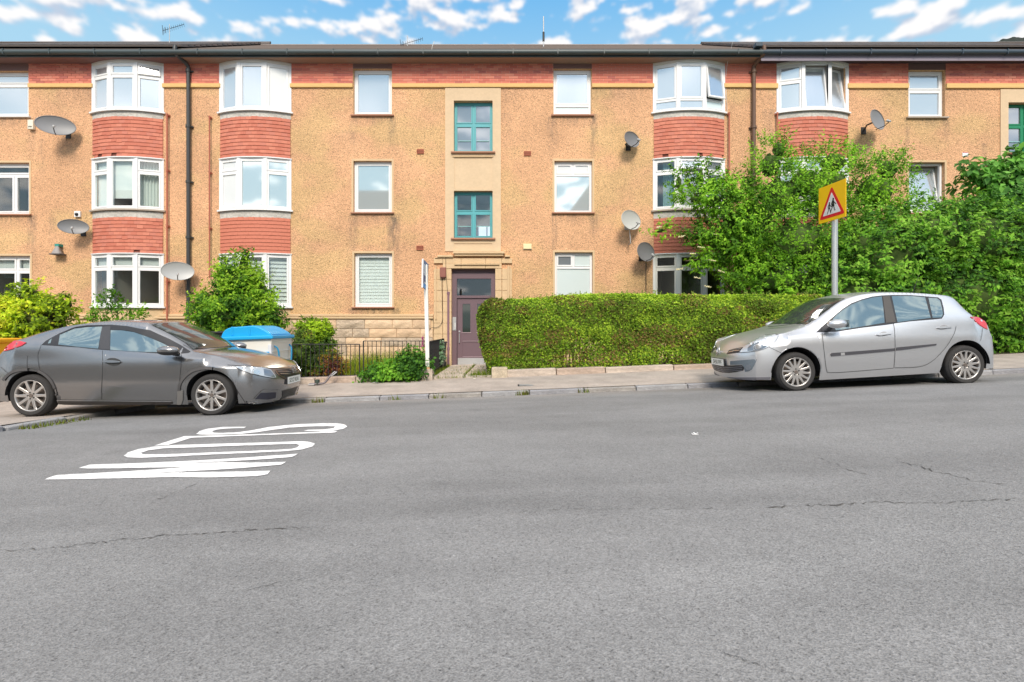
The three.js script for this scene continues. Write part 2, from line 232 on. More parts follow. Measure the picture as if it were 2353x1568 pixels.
// ---------------------------------------------------------------- the tenement
const YB = .2;
function roughcast(W, H, seed, stains) {                        // weathered pebble-dash, one texture for each block
  const w = 2048, h = 1024, R = mulberry(seed), sp = new Float32Array(w * h); for (let i = 0; i < w * h; i++) sp[i] = R();
  return dataTex(w, h, (u, v, x, y) => {
    const X = u * W - W / 2, Y = v * H;
    let l = 1 + .18 * fbm(X * .5 + seed, Y * .5, seed, 3) + .05 * fbm(X * 3, Y * 3, seed + 4, 2);
    const a = sp[y * w + x], b = sp[((y >> 1) * w + (x >> 1))]; l *= 1 + (a - .5) * .34 + (b - .5) * .34; if (b < .07) l *= .55; if (b > .96) l *= 1.28;
    let r = .675, g = .392, bl = .222; const yel = sstep(-.1, .4, fbm(X * .35 + 9, Y * .6, seed, 3)); g += .025 * yel; r -= .03 * yel; bl -= .01 * yel;
    for (const [sx, sy, sw, sl, k] of stains) { const dx = (X - sx) / sw + .35 * fbm(Y * 1.2, sx, 1, 2), dy = sy - Y; if (dy > 0 && dy < sl && Math.abs(dx) < 1) { const m = k * (1 - dx * dx) * (1 - dy / sl) * clamp(.7 + 1.1 * fbm(X * 9, Y * 2.2, sx, 3)); r *= 1 - m * .9; g *= 1 - m * .8; bl *= 1 - m * .62; } }
    return [s2(r * l), s2(g * l), s2(bl * l)];
  });
}
const ARC_R = 2.383, ARC_C = .22 - ARC_R, ARC_A = Math.asin(1 / ARC_R);
function arcSlab(cx, y0, y1, off, back = -.02) {                // slab with a bowed front edge
  const s = new THREE.Shape(), R = ARC_R + off, A = Math.asin(Math.min(.99, (1 + off) / R)); s.moveTo(cx - 1 - off, back);
  for (let i = 0; i <= 20; i++) { const a = lerp(-A, A, i / 20); s.lineTo(cx + R * Math.sin(a), Math.max(back, ARC_C + R * Math.cos(a))); } s.lineTo(cx + 1 + off, back);
  const g = new THREE.ExtrudeGeometry(s, { depth: y1 - y0, bevelEnabled: false, curveSegments: 1 }); g.rotateX(-Math.PI / 2); g.scale(1, 1, -1); // shape y -> z
  const p = g.attributes.position; g.translate(0, y0, 0); const idx = []; for (let i = 0; i < p.count; i += 3) idx.push(i, i + 2, i + 1); g.setIndex(idx); g.computeVertexNormals(); return prep(g);
}
const sum = (a) => a.reduce((p, q) => p + q, 0);
// a glazed unit of w x h metres built in its own plane, then carried to its place by mat4; rows from the top down
function panel(b, mat4, w, h, rows, o = {}) {
  const ft = o.ft ?? .06, st = o.st ?? .045, bar = o.bar ?? .055, fm = o.frame ?? M.white, bars = [box(0, ft, 0, h, -.06, .01), box(w - ft, w, 0, h, -.06, .01), box(ft, w - ft, 0, ft, -.06, .01), box(ft, w - ft, h - ft, h, -.06, .01)], panes = [];
  const ih = h - 2 * ft, iw = w - 2 * ft, tf = sum(rows.map((r) => r.f)); let yt = h - ft;
  rows.forEach((r, ri) => {
    const y1 = yt, y0 = ri === rows.length - 1 ? ft : yt - ih * r.f / tf, tc = sum(r.c); let x = ft; yt = y0;
    if (ri < rows.length - 1) bars.push(box(ft, w - ft, y0 - bar / 2, y0 + bar / 2, -.055, .006));
    r.c.forEach((c, ci) => {
      const x0 = x, x1 = x + iw * c / tc; x = x1; if (ci < r.c.length - 1) bars.push(box(x1 - bar / 2, x1 + bar / 2, y0 + (ri < rows.length - 1 ? bar / 2 : 0), y1 - (ri ? bar / 2 : 0), -.055, .005));
      const a0 = x0 + (ci ? bar / 2 : 0), a1 = x1 - (ci < r.c.length - 1 ? bar / 2 : 0), c0 = y0 + (ri < rows.length - 1 ? bar / 2 : 0), c1 = y1 - (ri ? bar / 2 : 0), open = r.open?.[ci] ?? 0, hasS = r.s?.[ci] ?? 1, t = hasS ? st : .012;
      const sash = [box(a0 + .003, a0 + t, c0 + .003, c1 - .003, -.04, .018), box(a1 - t, a1 - .003, c0 + .003, c1 - .003, -.04, .018), box(a0 + t, a1 - t, c0 + .003, c0 + t, -.04, .018), box(a0 + t, a1 - t, c1 - t, c1 - .003, -.04, .018)];
      const gl = box(a0 + t - .004, a1 - t + .004, c0 + t - .004, c1 - t + .004, -.018, -.010);
      if (open) { const ax = r.axis?.[ci] ?? 'bottom', m = new THREE.Matrix4(), mv = (px, py, rot) => new THREE.Matrix4().makeTranslation(px, py, 0).multiply(rot).multiply(new THREE.Matrix4().makeTranslation(-px, -py, 0)); if (ax === 'bottom') m.copy(mv(0, c0, new THREE.Matrix4().makeRotationX(-open))); if (ax === 'top') m.copy(mv(0, c1, new THREE.Matrix4().makeRotationX(-open))); if (ax === 'right') m.copy(mv(a1, 0, new THREE.Matrix4().makeRotationY(open))); if (ax === 'left') m.copy(mv(a0, 0, new THREE.Matrix4().makeRotationY(-open))); for (const g of [...sash, gl]) g.applyMatrix4(m); panes.push([gl, r.g?.[ci] ?? o.glass ?? 'mirror']); panes.push([merge(sash), 'sash']); panes.push([merge([box(a0, a1, c0, c1, -1.45, -1.4), box(a0 - .02, a0, c0, c1, -1.4, -.07), box(a1, a1 + .02, c0, c1, -1.4, -.07), box(a0, a1, c0 - .02, c0, -1.4, -.07), box(a0, a1, c1, c1 + .02, -1.4, -.07)]), 'room']); return; }
      bars.push(...sash); panes.push([gl, r.g?.[ci] ?? o.glass ?? 'mirror']);
    });
  });
  const win = mesh(o.name ?? 'window', merge(bars).applyMatrix4(mat4), fm, b);
  for (const [g, k] of panes) mesh(k === 'room' ? 'room' : k === 'sash' ? 'sash' : 'pane', g.applyMatrix4(mat4), k === 'room' ? M.room : k === 'sash' ? fm : M[k], win);
  const bl = o.blind, add = (n, g, m) => mesh(n, g.applyMatrix4(mat4), m, win);
  if (o.room) add('room', merge([box(.0, w, 0, h, -1.5, -1.45), box(-.02, 0, 0, h, -1.5, -.08), box(w, w + .02, 0, h, -1.5, -.08), box(0, w, -.02, 0, -1.5, -.08), box(0, w, h, h + .02, -1.5, -.08)]), o.roomMat ?? M.room);
  if (bl === 'roller') add('blind', box(ft, w - ft, h * (1 - (o.cover ?? .3)), h - ft, -.10, -.095), o.bm ?? M.blindGrey);
  if (bl === 'full') add('blind', box(ft, w - ft, ft, h - ft, -.10, -.095), M.blind);
  if (bl === 'slats') { const n = o.n ?? 15; for (let i = 0; i < n; i++) { const y = lerp(ft, h - ft, (i + .5) / n), g = box(ft, w - ft, -h / n * .53, h / n * .53, -.002, .002); g.rotateX(-.16); g.translate(0, y, -.085); add('blind_slat', g, M.blind); } }
  if (bl === 'stripes') { const n = o.n ?? 12; for (let i = 0; i < n; i++) { const y = lerp(ft, h - ft, (i + .5) / n), H = (h - 2 * ft) / n; add('blind_band', box(ft, w - ft, y - H * .27, y + H * .27, -.10, -.095), M.blind); } add('blind', box(ft, w - ft, ft, h - ft, -.13, -.125), M.blindGrey); }
  if (bl === 'curtains') for (const [a, c] of o.drape ?? [[0, .3], [.7, 1]]) { const P = [], I = [], n = 40; for (let i = 0; i <= n; i++) { const x = lerp(ft + (w - 2 * ft) * a, ft + (w - 2 * ft) * c, i / n), z = -.16 + .03 * Math.sin(i * 1.1 + a * 7); P.push(x, ft, z, x, h - ft, z); if (i) { const q = i * 2; I.push(q - 2, q, q - 1, q - 1, q, q + 1); } } const g = new THREE.BufferGeometry(); g.setAttribute('position', new THREE.Float32BufferAttribute(P, 3)); g.setIndex(I); g.computeVertexNormals(); add('curtain', g, o.drapeMat ?? M.curtain); }
  return win;
}
const MT = (x, y, z, ry = 0) => new THREE.Matrix4().makeTranslation(x, y, z).multiply(new THREE.Matrix4().makeRotationY(ry));

function tenement(px0, px1, o) {
  const X0 = px0 === null ? -26 : fx(px0), X1 = px1 === null ? 26 : fx(px1), XC = (X0 + X1) / 2, Wd = X1 - X0, b = thing('tenement_building', [XC, YB, -WALL], o.label, 'building'), R = mulberry(o.seed);
  const lx = (px) => fx(px) - XC, ly = (py) => fy(py) - YB, top = ly(146), gB = ly(733), low = -1.6;
  // wall with its openings
  const ring = [[-Wd / 2, gB], ...(o.doorway ? [[lx(1038), gB], [lx(1038), ly(618)], [lx(1138), ly(618)], [lx(1138), gB]] : []), [Wd / 2, gB], [Wd / 2, top], [-Wd / 2, top]], s = new THREE.Shape(ring.map((p) => new THREE.Vector2(...p)));
  const hole = (x0, x1, y0, y1) => s.holes.push(new THREE.Path([[x0, y0], [x0, y1], [x1, y1], [x1, y0]].map((p) => new THREE.Vector2(...p))));
  for (const w of o.windows) hole(lx(w[0]), lx(w[1]), ly(w[3]), Math.min(ly(w[2]), top - .005));
  for (const w of o.bays) for (const [a, c] of [[152, 259], [368, 484], [586, 705]]) hole(lx(w.x) - .93, lx(w.x) + .93, ly(c) + .05, ly(a) - .03);
  if (o.stairs) for (const [a, c, y0, y1] of o.stairs) hole(lx(a), lx(c), ly(y1), ly(y0));
  const wg = new THREE.ExtrudeGeometry(s, { depth: .32, bevelEnabled: false }); wg.translate(0, 0, -.32);
  const st = []; for (const w of o.windows) for (const e of [w[0] - 3, w[1] + 3]) st.push([lx(e) + (R() - .5) * .1, ly(w[3]) - .04, .10 + R() * .14, .9 + R() * 1.2, .30 + R() * .25]); for (const w of o.windows) st.push([lx((w[0] + w[1]) / 2), ly(w[3]) - .05, .55, .35, .45]); for (const e of o.stains ?? []) st.push([lx(e[0]), ly(e[1]), e[2], e[3], e[4]]);
  for (let i = 0; i < 10; i++) st.push([(R() - .5) * Wd, ly(203), .4 + R() * .8, .5 + R() * .8, .16]);
  const H = top - gB, map = roughcast(Wd, H, o.seed, st.map(([a, y, c, d, e]) => [a, y - gB, c, d, e])); map.repeat.set(1 / Wd, 1 / H); map.offset.set(.5, -gB / H);
  mesh('wall', wg, new THREE.MeshStandardMaterial({ map, bumpMap: pebB, bumpScale: .022, roughness: .95 }), b);
  mesh('side_wall', merge([box(-Wd / 2, -Wd / 2 + .3, low, top, -9.5, -.33), box(Wd / 2 - .3, Wd / 2, low, top, -9.5, -.33), box(-Wd / 2, Wd / 2, low, top, -9.8, -9.5)]), M.dress, b);
  for (const py of [350, 570]) mesh('floor_slab', box(-Wd / 2 + .3, Wd / 2 - .3, ly(py), ly(py) + .2, -9.5, -1.7), M.room, b);
  mesh('partition', box(-Wd / 2 + .3, Wd / 2 - .3, low, top, -1.75, -1.70), M.room, b);
  // brick band, string course, plinth
  const segs = []; { let x = X0; const cuts = [...o.bays.map((w) => [fx(w.x) - 1.0, fx(w.x) + 1.0]), ...o.windows.filter((w) => w[2] < 200).map((w) => [fx(w[0]) - .012, fx(w[1]) + .012])].sort((a, c) => a[0] - c[0]); for (const [a, c] of cuts) { if (a > x + .05) segs.push([x, a]); x = c; } if (X1 > x + .05) segs.push([x, X1]); }
  const VIS = 15.2, bg = new THREE.BoxGeometry(.215, .063, .03), rest = []; let nb = 0; const y0 = ly(193), bt = ly(193 - 48), ch = (bt - y0) / 8;
  for (const [a, c] of segs) mesh('mortar', box(a - XC, c - XC, y0, bt - .003, -.004, .006), M.mortar, b);
  for (const w of o.windows) if (w[2] < 200) mesh('shaded_lintel', box(lx(w[0]) - .01, lx(w[1]) + .01, ly(w[2]) + .001, top + .02, -.05, .012), M.shaded_lintel, b);  // dark panels over the top windows, eaves shadow put into their colour
  for (const [a, c] of segs) for (let r = 0; r < 8; r++) {
    let x = a - (r % 2) * .1125; while (x < c) { const l = Math.max(x + .005, a), rr = Math.min(x + .22, c - .003), w = rr - l; x += .225; if (w < .03 || Math.abs((l + rr) / 2) > VIS) continue; const cx = (l + rr) / 2 - XC, cy = y0 + (r + .5) * ch, mi = R() < .55 ? 0 : R() < .5 ? 1 : R() < .6 ? 2 : 3; if (nb < 300) { const m = mesh('brick', bg, M.bricks[mi], b); m.scale.set(w / .215, 1, 1); m.position.set(cx, cy, .001 + R() * .003); nb++; } else rest.push(box(cx - w / 2, cx + w / 2, cy - .0315, cy + .0315, -.014, .017)); }
  }
  if (rest.length) { const m = mesh('bricks', merge(rest), M.bricks[0], b); m.userData.kind = 'stuff'; }
  const sc = segs.map(([a, c]) => rbox(a - XC + .002, c - XC - .002, ly(o.sy ?? 202), ly(193) - .001, -.02, .055, .008)); mesh('string_course', merge(sc), M.string, b);
  const gaps = o.doorway ? [[X0, fx(996)], [fx(1178), X1]] : [[X0, X1]], pm = [];
  for (const [a, c] of gaps) { pm.push(rbox(a - XC, c - XC, ly(727), ly(722), -.02, .05, .01), rbox(a - XC, c - XC, ly(733), ly(728), -.02, .085, .012)); } mesh('plinth_moulding', merge(pm), M.dress, b);
  for (const [a, c] of gaps) mesh('plinth', box(a - XC, c - XC, low, gB, -.3, .02), M.dress, b);
  for (const [a, c] of o.blocks ?? []) for (let r = 0; r < 5; r++) {         // rock-faced blocks
    let x = a + (r % 2 ? -.25 : 0), yy = ly(735) - r * .258; while (x < c) { const w = .42 + R() * .42, l = Math.max(a, x), rr = Math.min(c, x + w); x += w; if (rr - l < .12) continue; const g = new THREE.BoxGeometry(rr - l - .014, .245, .05, 7, 4, 2), p = g.attributes.position; for (let i = 0; i < p.count; i++) { const ex = Math.abs(p.getX(i)) / ((rr - l - .014) / 2), ey = Math.abs(p.getY(i)) / .1225; if (p.getZ(i) > .01 && ex < .98 && ey < .98) p.setZ(i, p.getZ(i) + .018 + .028 * N3(p.getX(i) * 9 + l * 5, p.getY(i) * 11, r)); } g.computeVertexNormals(); const m = mesh('stone_block', g, M.plinth[R() < .72 ? Math.floor(R() * 3) : 3], b); m.position.set((l + rr) / 2 - XC, yy - .125, .03); }
  }
  // flat windows
  for (const [wa, wb, wy0, wy1, rows, wo = {}] of o.windows) {
    const x0 = lx(wa), x1 = lx(wb), q0 = ly(wy1), q1 = ly(wy0), win = panel(b, MT(x0 + .002, q0 + .012, -.11), x1 - x0 - .004, q1 - q0 - .016, rows, wo);
    mesh('sill', rbox(x0 - .07, x1 + .07, q0 - .035, q0 + .006, -.16, .07, .008), wo.sill ?? M.sillStone, win);
    if (wy0 > 200) mesh('surround', merge([box(x0 - .055, x0 - .001, q0, q1 + .06, -.01, .010), box(x1 + .001, x1 + .055, q0, q1 + .06, -.01, .010), box(x0 - .001, x1 + .001, q1 + .001, q1 + .06, -.01, .009)]), M.dress, win);
  }
  // bow windows: three lights on each floor, tile hanging between
  for (const w of o.bays) {
    const cx = lx(w.x), P = [[-1, .0], [-.375, .2], [.375, .2], [1, .0]];
    const lv = [[152, 259, w.top], [368, 484, w.mid], [586, 705, w.low]];
    lv.forEach(([ya, yb, spec], li) => {
      if (!spec) return; const q0 = ly(yb), q1 = ly(ya), h = q1 - q0;
      for (let i = 0; i < 3; i++) { const [ax, az] = P[i], [bx, bz] = P[i + 1], L = Math.hypot(bx - ax, bz - az), an = -Math.atan2(bz - az, bx - ax), f = spec.f[i]; panel(b, MT(cx + ax, q0, az, an), L, h, f.rows, { ...spec.o, ...f.o, ft: .05 }); }
      const ps = P.map(([x, z], i) => box(cx + x - (i % 3 ? .05 : .035), cx + x + (i % 3 ? .05 : .035), q0, q1, Math.max(-.1, z - .08), z + .022)); mesh('window_post', merge(ps), M.white, b);
      mesh('bay_sill', arcSlab(cx, q0 - .045, q0 - .002, .085), spec.sill ?? M.white, b);
      if (li === 0) mesh('bay_head', arcSlab(cx, q1 + .002, ly(145), .035), M.whiteOld, b); else mesh('bay_lintel', arcSlab(cx, q1 + .002, q1 + .028, .05), M.white, b);
    });
    mesh('bay_base', arcSlab(cx, low, ly(710) - .01, .0), M.dress, b);
    [[274, 366, 264, 11], [502, 585, 489, 10]].forEach(([ya, yb, yl, n], pi) => {
      const pnl = mesh('bay_panel', arcSlab(cx, ly(yb) - .002, ly(yl), -.012), M.tileDark, b), q1 = ly(ya), q0 = ly(yb), ch = (q1 - q0) / n, loose = [];
      mesh('lead_apron', arcSlab(cx, q1 - .015, ly(yl) + .006, .018), M.lead, pnl);
      const tg = w.geo ??= (() => { const g = new THREE.BoxGeometry(.1575, ch * 1.2, .015); g.translate(0, ch * .11, 0); return g; })();
      for (let r = 0; r < n; r++) for (let k = 0; k <= 13; k++) {
        const h = r % 2 ? 0 : .5, a0 = Math.max(0, k - h), a1 = Math.min(13, k + 1 - h); if (a1 - a0 < .2) continue; const a = lerp(-ARC_A, ARC_A, (a0 + a1) / 26), yy = q0 + (r + .5) * ch, rr = ARC_R + .014, slip = w.slip && R() < .03 ? -.02 : 0; if (w.slip && r === 0 && R() < .12) continue;
        const m = new THREE.Mesh(tg, M.tiles[Math.floor(R() * 4)]); m.name = 'tile'; m.scale.x = a1 - a0; m.rotation.set(-.15, a, (R() - .5) * .015, 'YXZ'); m.position.set(cx + rr * Math.sin(a), yy + slip, ARC_C + rr * Math.cos(a) + R() * .003);
        if (o.tiles && o.tiles.includes(w.x + '/' + pi)) { m.castShadow = m.receiveShadow = true; pnl.add(m); } else { m.updateMatrix(); loose.push(tg.clone().applyMatrix4(m.matrix)); }
      }
      if (loose.length) { const m = mesh('tiles', merge(loose), M.tiles[0], pnl); m.userData.kind = 'stuff'; }
    });
  }
  // stair windows in their smooth surround
  for (const [a, c, ya, yb, fm] of o.stairs ?? []) {
    const x0 = lx(a), x1 = lx(c), q0 = ly(yb), q1 = ly(ya), win = panel(b, MT(x0 + .002, q0 + .01, -.14), x1 - x0 - .004, q1 - q0 - .014, [{ f: .43, c: [1, 1] }, { f: .57, c: [1, 1] }], { frame: fm, glass: o.stairGlass?.[q0 > 5 ? 0 : 1] ?? 'clear', room: true, roomMat: std(.45, .46, .50, .9), ft: .05, bar: .07, st: .032 });
    mesh('glazing_bar', merge([box(x0 + .11, (x0 + x1) / 2 - .08, q0 + .36, q0 + .375, -.135, -.12), box((x0 + x1) / 2 + .08, x1 - .11, q0 + .36, q0 + .375, -.135, -.12)]), M.tealLight, win);
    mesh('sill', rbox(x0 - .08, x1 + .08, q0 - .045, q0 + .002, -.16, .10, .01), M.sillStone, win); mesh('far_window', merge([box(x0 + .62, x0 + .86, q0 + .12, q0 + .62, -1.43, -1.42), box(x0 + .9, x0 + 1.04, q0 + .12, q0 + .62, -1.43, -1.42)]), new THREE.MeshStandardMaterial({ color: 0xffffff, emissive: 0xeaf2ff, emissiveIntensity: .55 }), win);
  }
  // eaves: soffit, gutter, brackets, roof
  const oh = .38, gz = oh, gy = ly(147) + .0;
  mesh('soffit', box(-Wd / 2, Wd / 2, gy, gy + .03, -.3, oh - .02), o.soffit ?? M.soffit, b);
  mesh('fascia', box(-Wd / 2, Wd / 2, gy - (o.fasciaDrop ?? 0), gy + .17, oh - .018, oh), o.fascia ?? M.gutter, b);
  const gut = new THREE.CylinderGeometry(.062, .062, Wd, 14, 1, false, Math.PI / 2, Math.PI); gut.rotateZ(Math.PI / 2); gut.translate(0, gy + .13, gz + .062); const gm = o.gutter ?? M.gutter;
  const g2 = new THREE.CylinderGeometry(.066, .066, Wd, 16); g2.rotateZ(Math.PI / 2); g2.translate(0, gy + .105, gz + .066); const gutter = mesh('gutter', g2, gm, b);
  for (let x = -Wd / 2 + .5; x < Wd / 2; x += 1.24 + R() * .05) if (Math.abs(x + XC) < 16) mesh('gutter_bracket', merge([box(x - .012, x + .012, gy + .03, gy + .175, gz + .02, gz + .138)]), gm, gutter);
  const py0 = gy + .17, pitch = Math.tan(29.4 * Math.PI / 180), rise = o.rise ?? 0, nC = 16, run = 4.7, rm = o.roofMat ?? M.roofOld, ow = o.over ?? [0, 0];
  for (let i = 0; i < nC; i++) { const z0 = oh + .03 - i * run / nC, z1 = z0 - run / nC - .06, ya = py0 + rise + (oh + .03 - z0) * pitch, yc = py0 + rise + (oh + .03 - z1) * pitch, x0 = -Wd / 2 - ow[0], x1 = Wd / 2 + ow[1], g = box(x0, x1, -.02, .02, -.5, .5); g.scale(1, 1, Math.hypot(z0 - z1, yc - ya)); g.rotateX(Math.atan2(yc - ya, z0 - z1) - .05); g.translate(0, (ya + yc) / 2 + .02, (z0 + z1) / 2); mesh('roof_course', g, rm[i % rm.length], b); }
  mesh('roof', merge([box(-Wd / 2, Wd / 2, -.03, .0, -.5, .5).scale(1, 1, Math.hypot(run, run * pitch)).rotateX(Math.atan(pitch)).translate(0, py0 + rise - .03 + run / 2 * pitch, oh - run / 2), box(-Wd / 2, Wd / 2, -.03, .0, -.5, .5).scale(1, 1, Math.hypot(run + .3, run * pitch)).rotateX(-Math.atan(pitch)).translate(0, py0 + rise - .03 + run / 2 * pitch, oh - run * 1.5)]), rm[0], b);
  const rid = []; for (let x = -Wd / 2; x < Wd / 2; x += .45) { const g = new THREE.CylinderGeometry(.12, .12, .43, 8, 1, false, -Math.PI / 2, Math.PI); g.rotateZ(Math.PI / 2); g.translate(x + .22, py0 + rise + run * pitch - .03, oh - run); if (Math.abs(x + XC) < 22) rid.push(g); } mesh('ridge_tiles', merge(rid), rm[1], b).userData.kind = 'stuff';
  const cols = []; if (o.pantile) { for (let x = -Wd / 2 - ow[0] + .1; x < Wd / 2 + ow[1]; x += .3) if (Math.abs(x + XC) < 16) cols.push(box(-.07, .07, 0, .035, -.5, .5).scale(1, 1, Math.hypot(run, run * pitch)).rotateX(Math.atan(pitch)).translate(x, py0 + rise + .045 + run / 2 * pitch, oh - run / 2)); mesh('roof_rolls', merge(cols), rm[1], b).userData.kind = 'stuff'; }
  return { b, lx, ly, XC };
}
const R1 = [{ f: 1, c: [1] }], TOPL = [{ f: .25, c: [1] }, { f: .75, c: [1] }];
const lights = (rows, g, o) => ({ rows: rows.map((r) => ({ ...r, g: [g, g, g] })), o });
const left = tenement(null, 437, { label: 'left end of the tan roughcast tenement, with two dishes beside its bow window', seed: 3, roofMat: M.roof, rise: .10, pantile: true, soffit: std(.20, .11, .10, .9), tiles: ['294/0', '294/1'],
  windows: [[-36, 65, 163, 268, TOPL, { blind: 'curtains', drape: [[.7, .86]], glass: 'mirror', sill: M.white }], [-36, 67, 374, 493, [{ f: .2, c: [1] }, { f: .8, c: [.62, .38] }], { glass: 'clear', room: true }], [-36, 69, 588, 706, [{ f: .27, c: [.66, .34] }, { f: .73, c: [.66, .34] }], { glass: 'clear', room: true, blind: 'roller', cover: .3 }]],
  bays: [{ x: 294, slip: 1, top: { f: [lights(TOPL, 'mirror'), lights(TOPL, 'mirror'), { rows: [{ f: .25, c: [1], open: [.12], axis: ['top'], g: ['mirror'] }, { f: .75, c: [1], g: ['mirror'] }] }] },
    mid: { sill: M.sillGrey, f: [lights(TOPL, 'clear', { room: true, blind: 'full' }), lights(R1, 'clear', { room: true, blind: 'roller', cover: .78, bm: M.blind }), lights(TOPL, 'clear', { room: true, blind: 'curtains', drape: [[0, 1]] })], o: {} },
    low: { f: [lights(TOPL, 'clear'), lights(TOPL, 'clear'), lights(TOPL, 'clear')], o: { room: true, blind: 'roller', cover: .24 } } }],
  stains: [[155, 315, .35, .9, .35], [95, 320, .12, 1.6, .25], [120, 500, .15, .9, .3]], blocks: [] });
const mid = tenement(437, 1735, { label: 'middle block of the tan tenement, with purple entrance door and teal stair windows', seed: 4, doorway: true, tiles: ['587/0', '1583/0'],
  windows: [[812, 900, 158, 265, R1, {}], [812, 900, 370, 489, R1, { glass: 'mirrorSharp' }], [814, 901, 582, 706, R1, { glass: 'clear', room: true, blind: 'slats', n: 15 }],
    [1272, 1359, 158, 265, [{ f: .80, c: [1] }, { f: .2, c: [1], s: [0], g: ['frost'] }], {}], [1274, 1361, 370, 489, [{ f: .23, c: [1, 1], g: ['pale', 'pale'] }, { f: .77, c: [1], s: [0] }], { glass: 'mirrorSharp' }], [1275, 1362, 580, 706, [{ f: .25, c: [1, 1], s: [1, 0], g: ['mirrorDim', 'frost'] }, { f: .75, c: [1], s: [0], g: ['frost'] }], {}]],
  bays: [{ x: 587, top: { f: [lights(R1, 'mirror'), lights(R1, 'mirror'), lights(R1, 'pale')], o: { ft: .08, st: .055 } }, mid: { f: [lights(TOPL, 'pale'), lights(R1, 'mirrorSharp'), lights(TOPL, 'mirrorSharp')] }, low: { f: [lights(R1, 'clear'), lights(R1, 'clear'), lights(R1, 'clear')], o: { room: true, blind: 'stripes', n: 12 } } },
    { x: 1583, slip: 1, top: { f: [lights([{ f: .80, c: [1] }, { f: .2, c: [1], s: [0] }], 'mirror'), lights([{ f: .80, c: [1] }, { f: .2, c: [1], s: [0] }], 'mirror'), { rows: [{ f: .8, c: [1], g: ['mirror'], open: [.13], axis: ['top'] }, { f: .2, c: [1], s: [0], g: ['frost'] }] }] },
      mid: { sill: M.sillGrey, f: [lights(TOPL, 'clear'), { rows: [{ f: .25, c: [1], open: [.35], axis: ['top'], g: ['mirror'] }, { f: .75, c: [1], g: ['mirror'] }] }, lights(TOPL, 'clear')], o: { room: true, blind: 'curtains', drape: [[.35, 1]], drapeMat: M.curtainTeal } },
      low: { f: [lights(TOPL, 'clear'), lights(TOPL, 'clear'), lights(TOPL, 'clear')], o: { room: true, frame: M.whiteOld } } }],
  stairs: [[1043, 1132, 232, 350, M.teal], [1043, 1132, 439, 548, M.teal]], stairGlass: ['mirrorDim', 'clear'],
  stains: [[906, 500, .22, 2.6, .45], [1366, 262, .12, 1.2, .4], [800, 300, .5, .8, .2], [1160, 260, .3, 1.4, .2], [855, 705, .6, .4, .4], [1000, 700, .3, .3, .3]], blocks: [[fx(668), fx(995)], [fx(1180), fx(1270)]] });
const right = tenement(1735, null, { label: 'right end of the tan tenement, with dark blue gutter and green stair window', seed: 6, rise: .09, pantile: true, roofMat: M.roof, gutter: M.gutterBlue, fascia: M.fascia, fasciaDrop: .10, soffit: M.soffitDark, tiles: ['1867/0'], sy: 204,
  windows: [[2088, 2172, 161, 270, [{ f: .40, c: [1] }, { f: .6, c: [1] }], { sill: M.sillGrey }], [2089, 2171, 373, 490, [{ f: 1, c: [1], open: [.16], g: ['mirror'] }], {}], [2089, 2171, 590, 706, R1, {}]],
  bays: [{ x: 1867, top: { f: [lights([{ f: .36, c: [1] }, { f: .64, c: [1] }], 'mirror'), { rows: [{ f: 1, c: [1], g: ['mirror'], open: [.13] }] }, { rows: [{ f: 1, c: [1], g: ['mirror'], open: [.16] }] }] }, mid: { f: [lights(TOPL, 'mirror'), lights(TOPL, 'mirror'), lights(TOPL, 'mirror')] }, low: { f: [lights(R1, 'mirrorDim'), lights(R1, 'mirrorDim'), lights(R1, 'mirrorDim')] } }],
  stairs: [[2316, 2404, 236, 352, M.green], [2316, 2404, 441, 550, M.green]], stairGlass: ['mirrorDim', 'mirrorDim'], stains: [[1770, 250, .25, 2.6, .3], [2262, 330, .1, 1.8, .35], [1985, 300, .3, .9, .3]] });

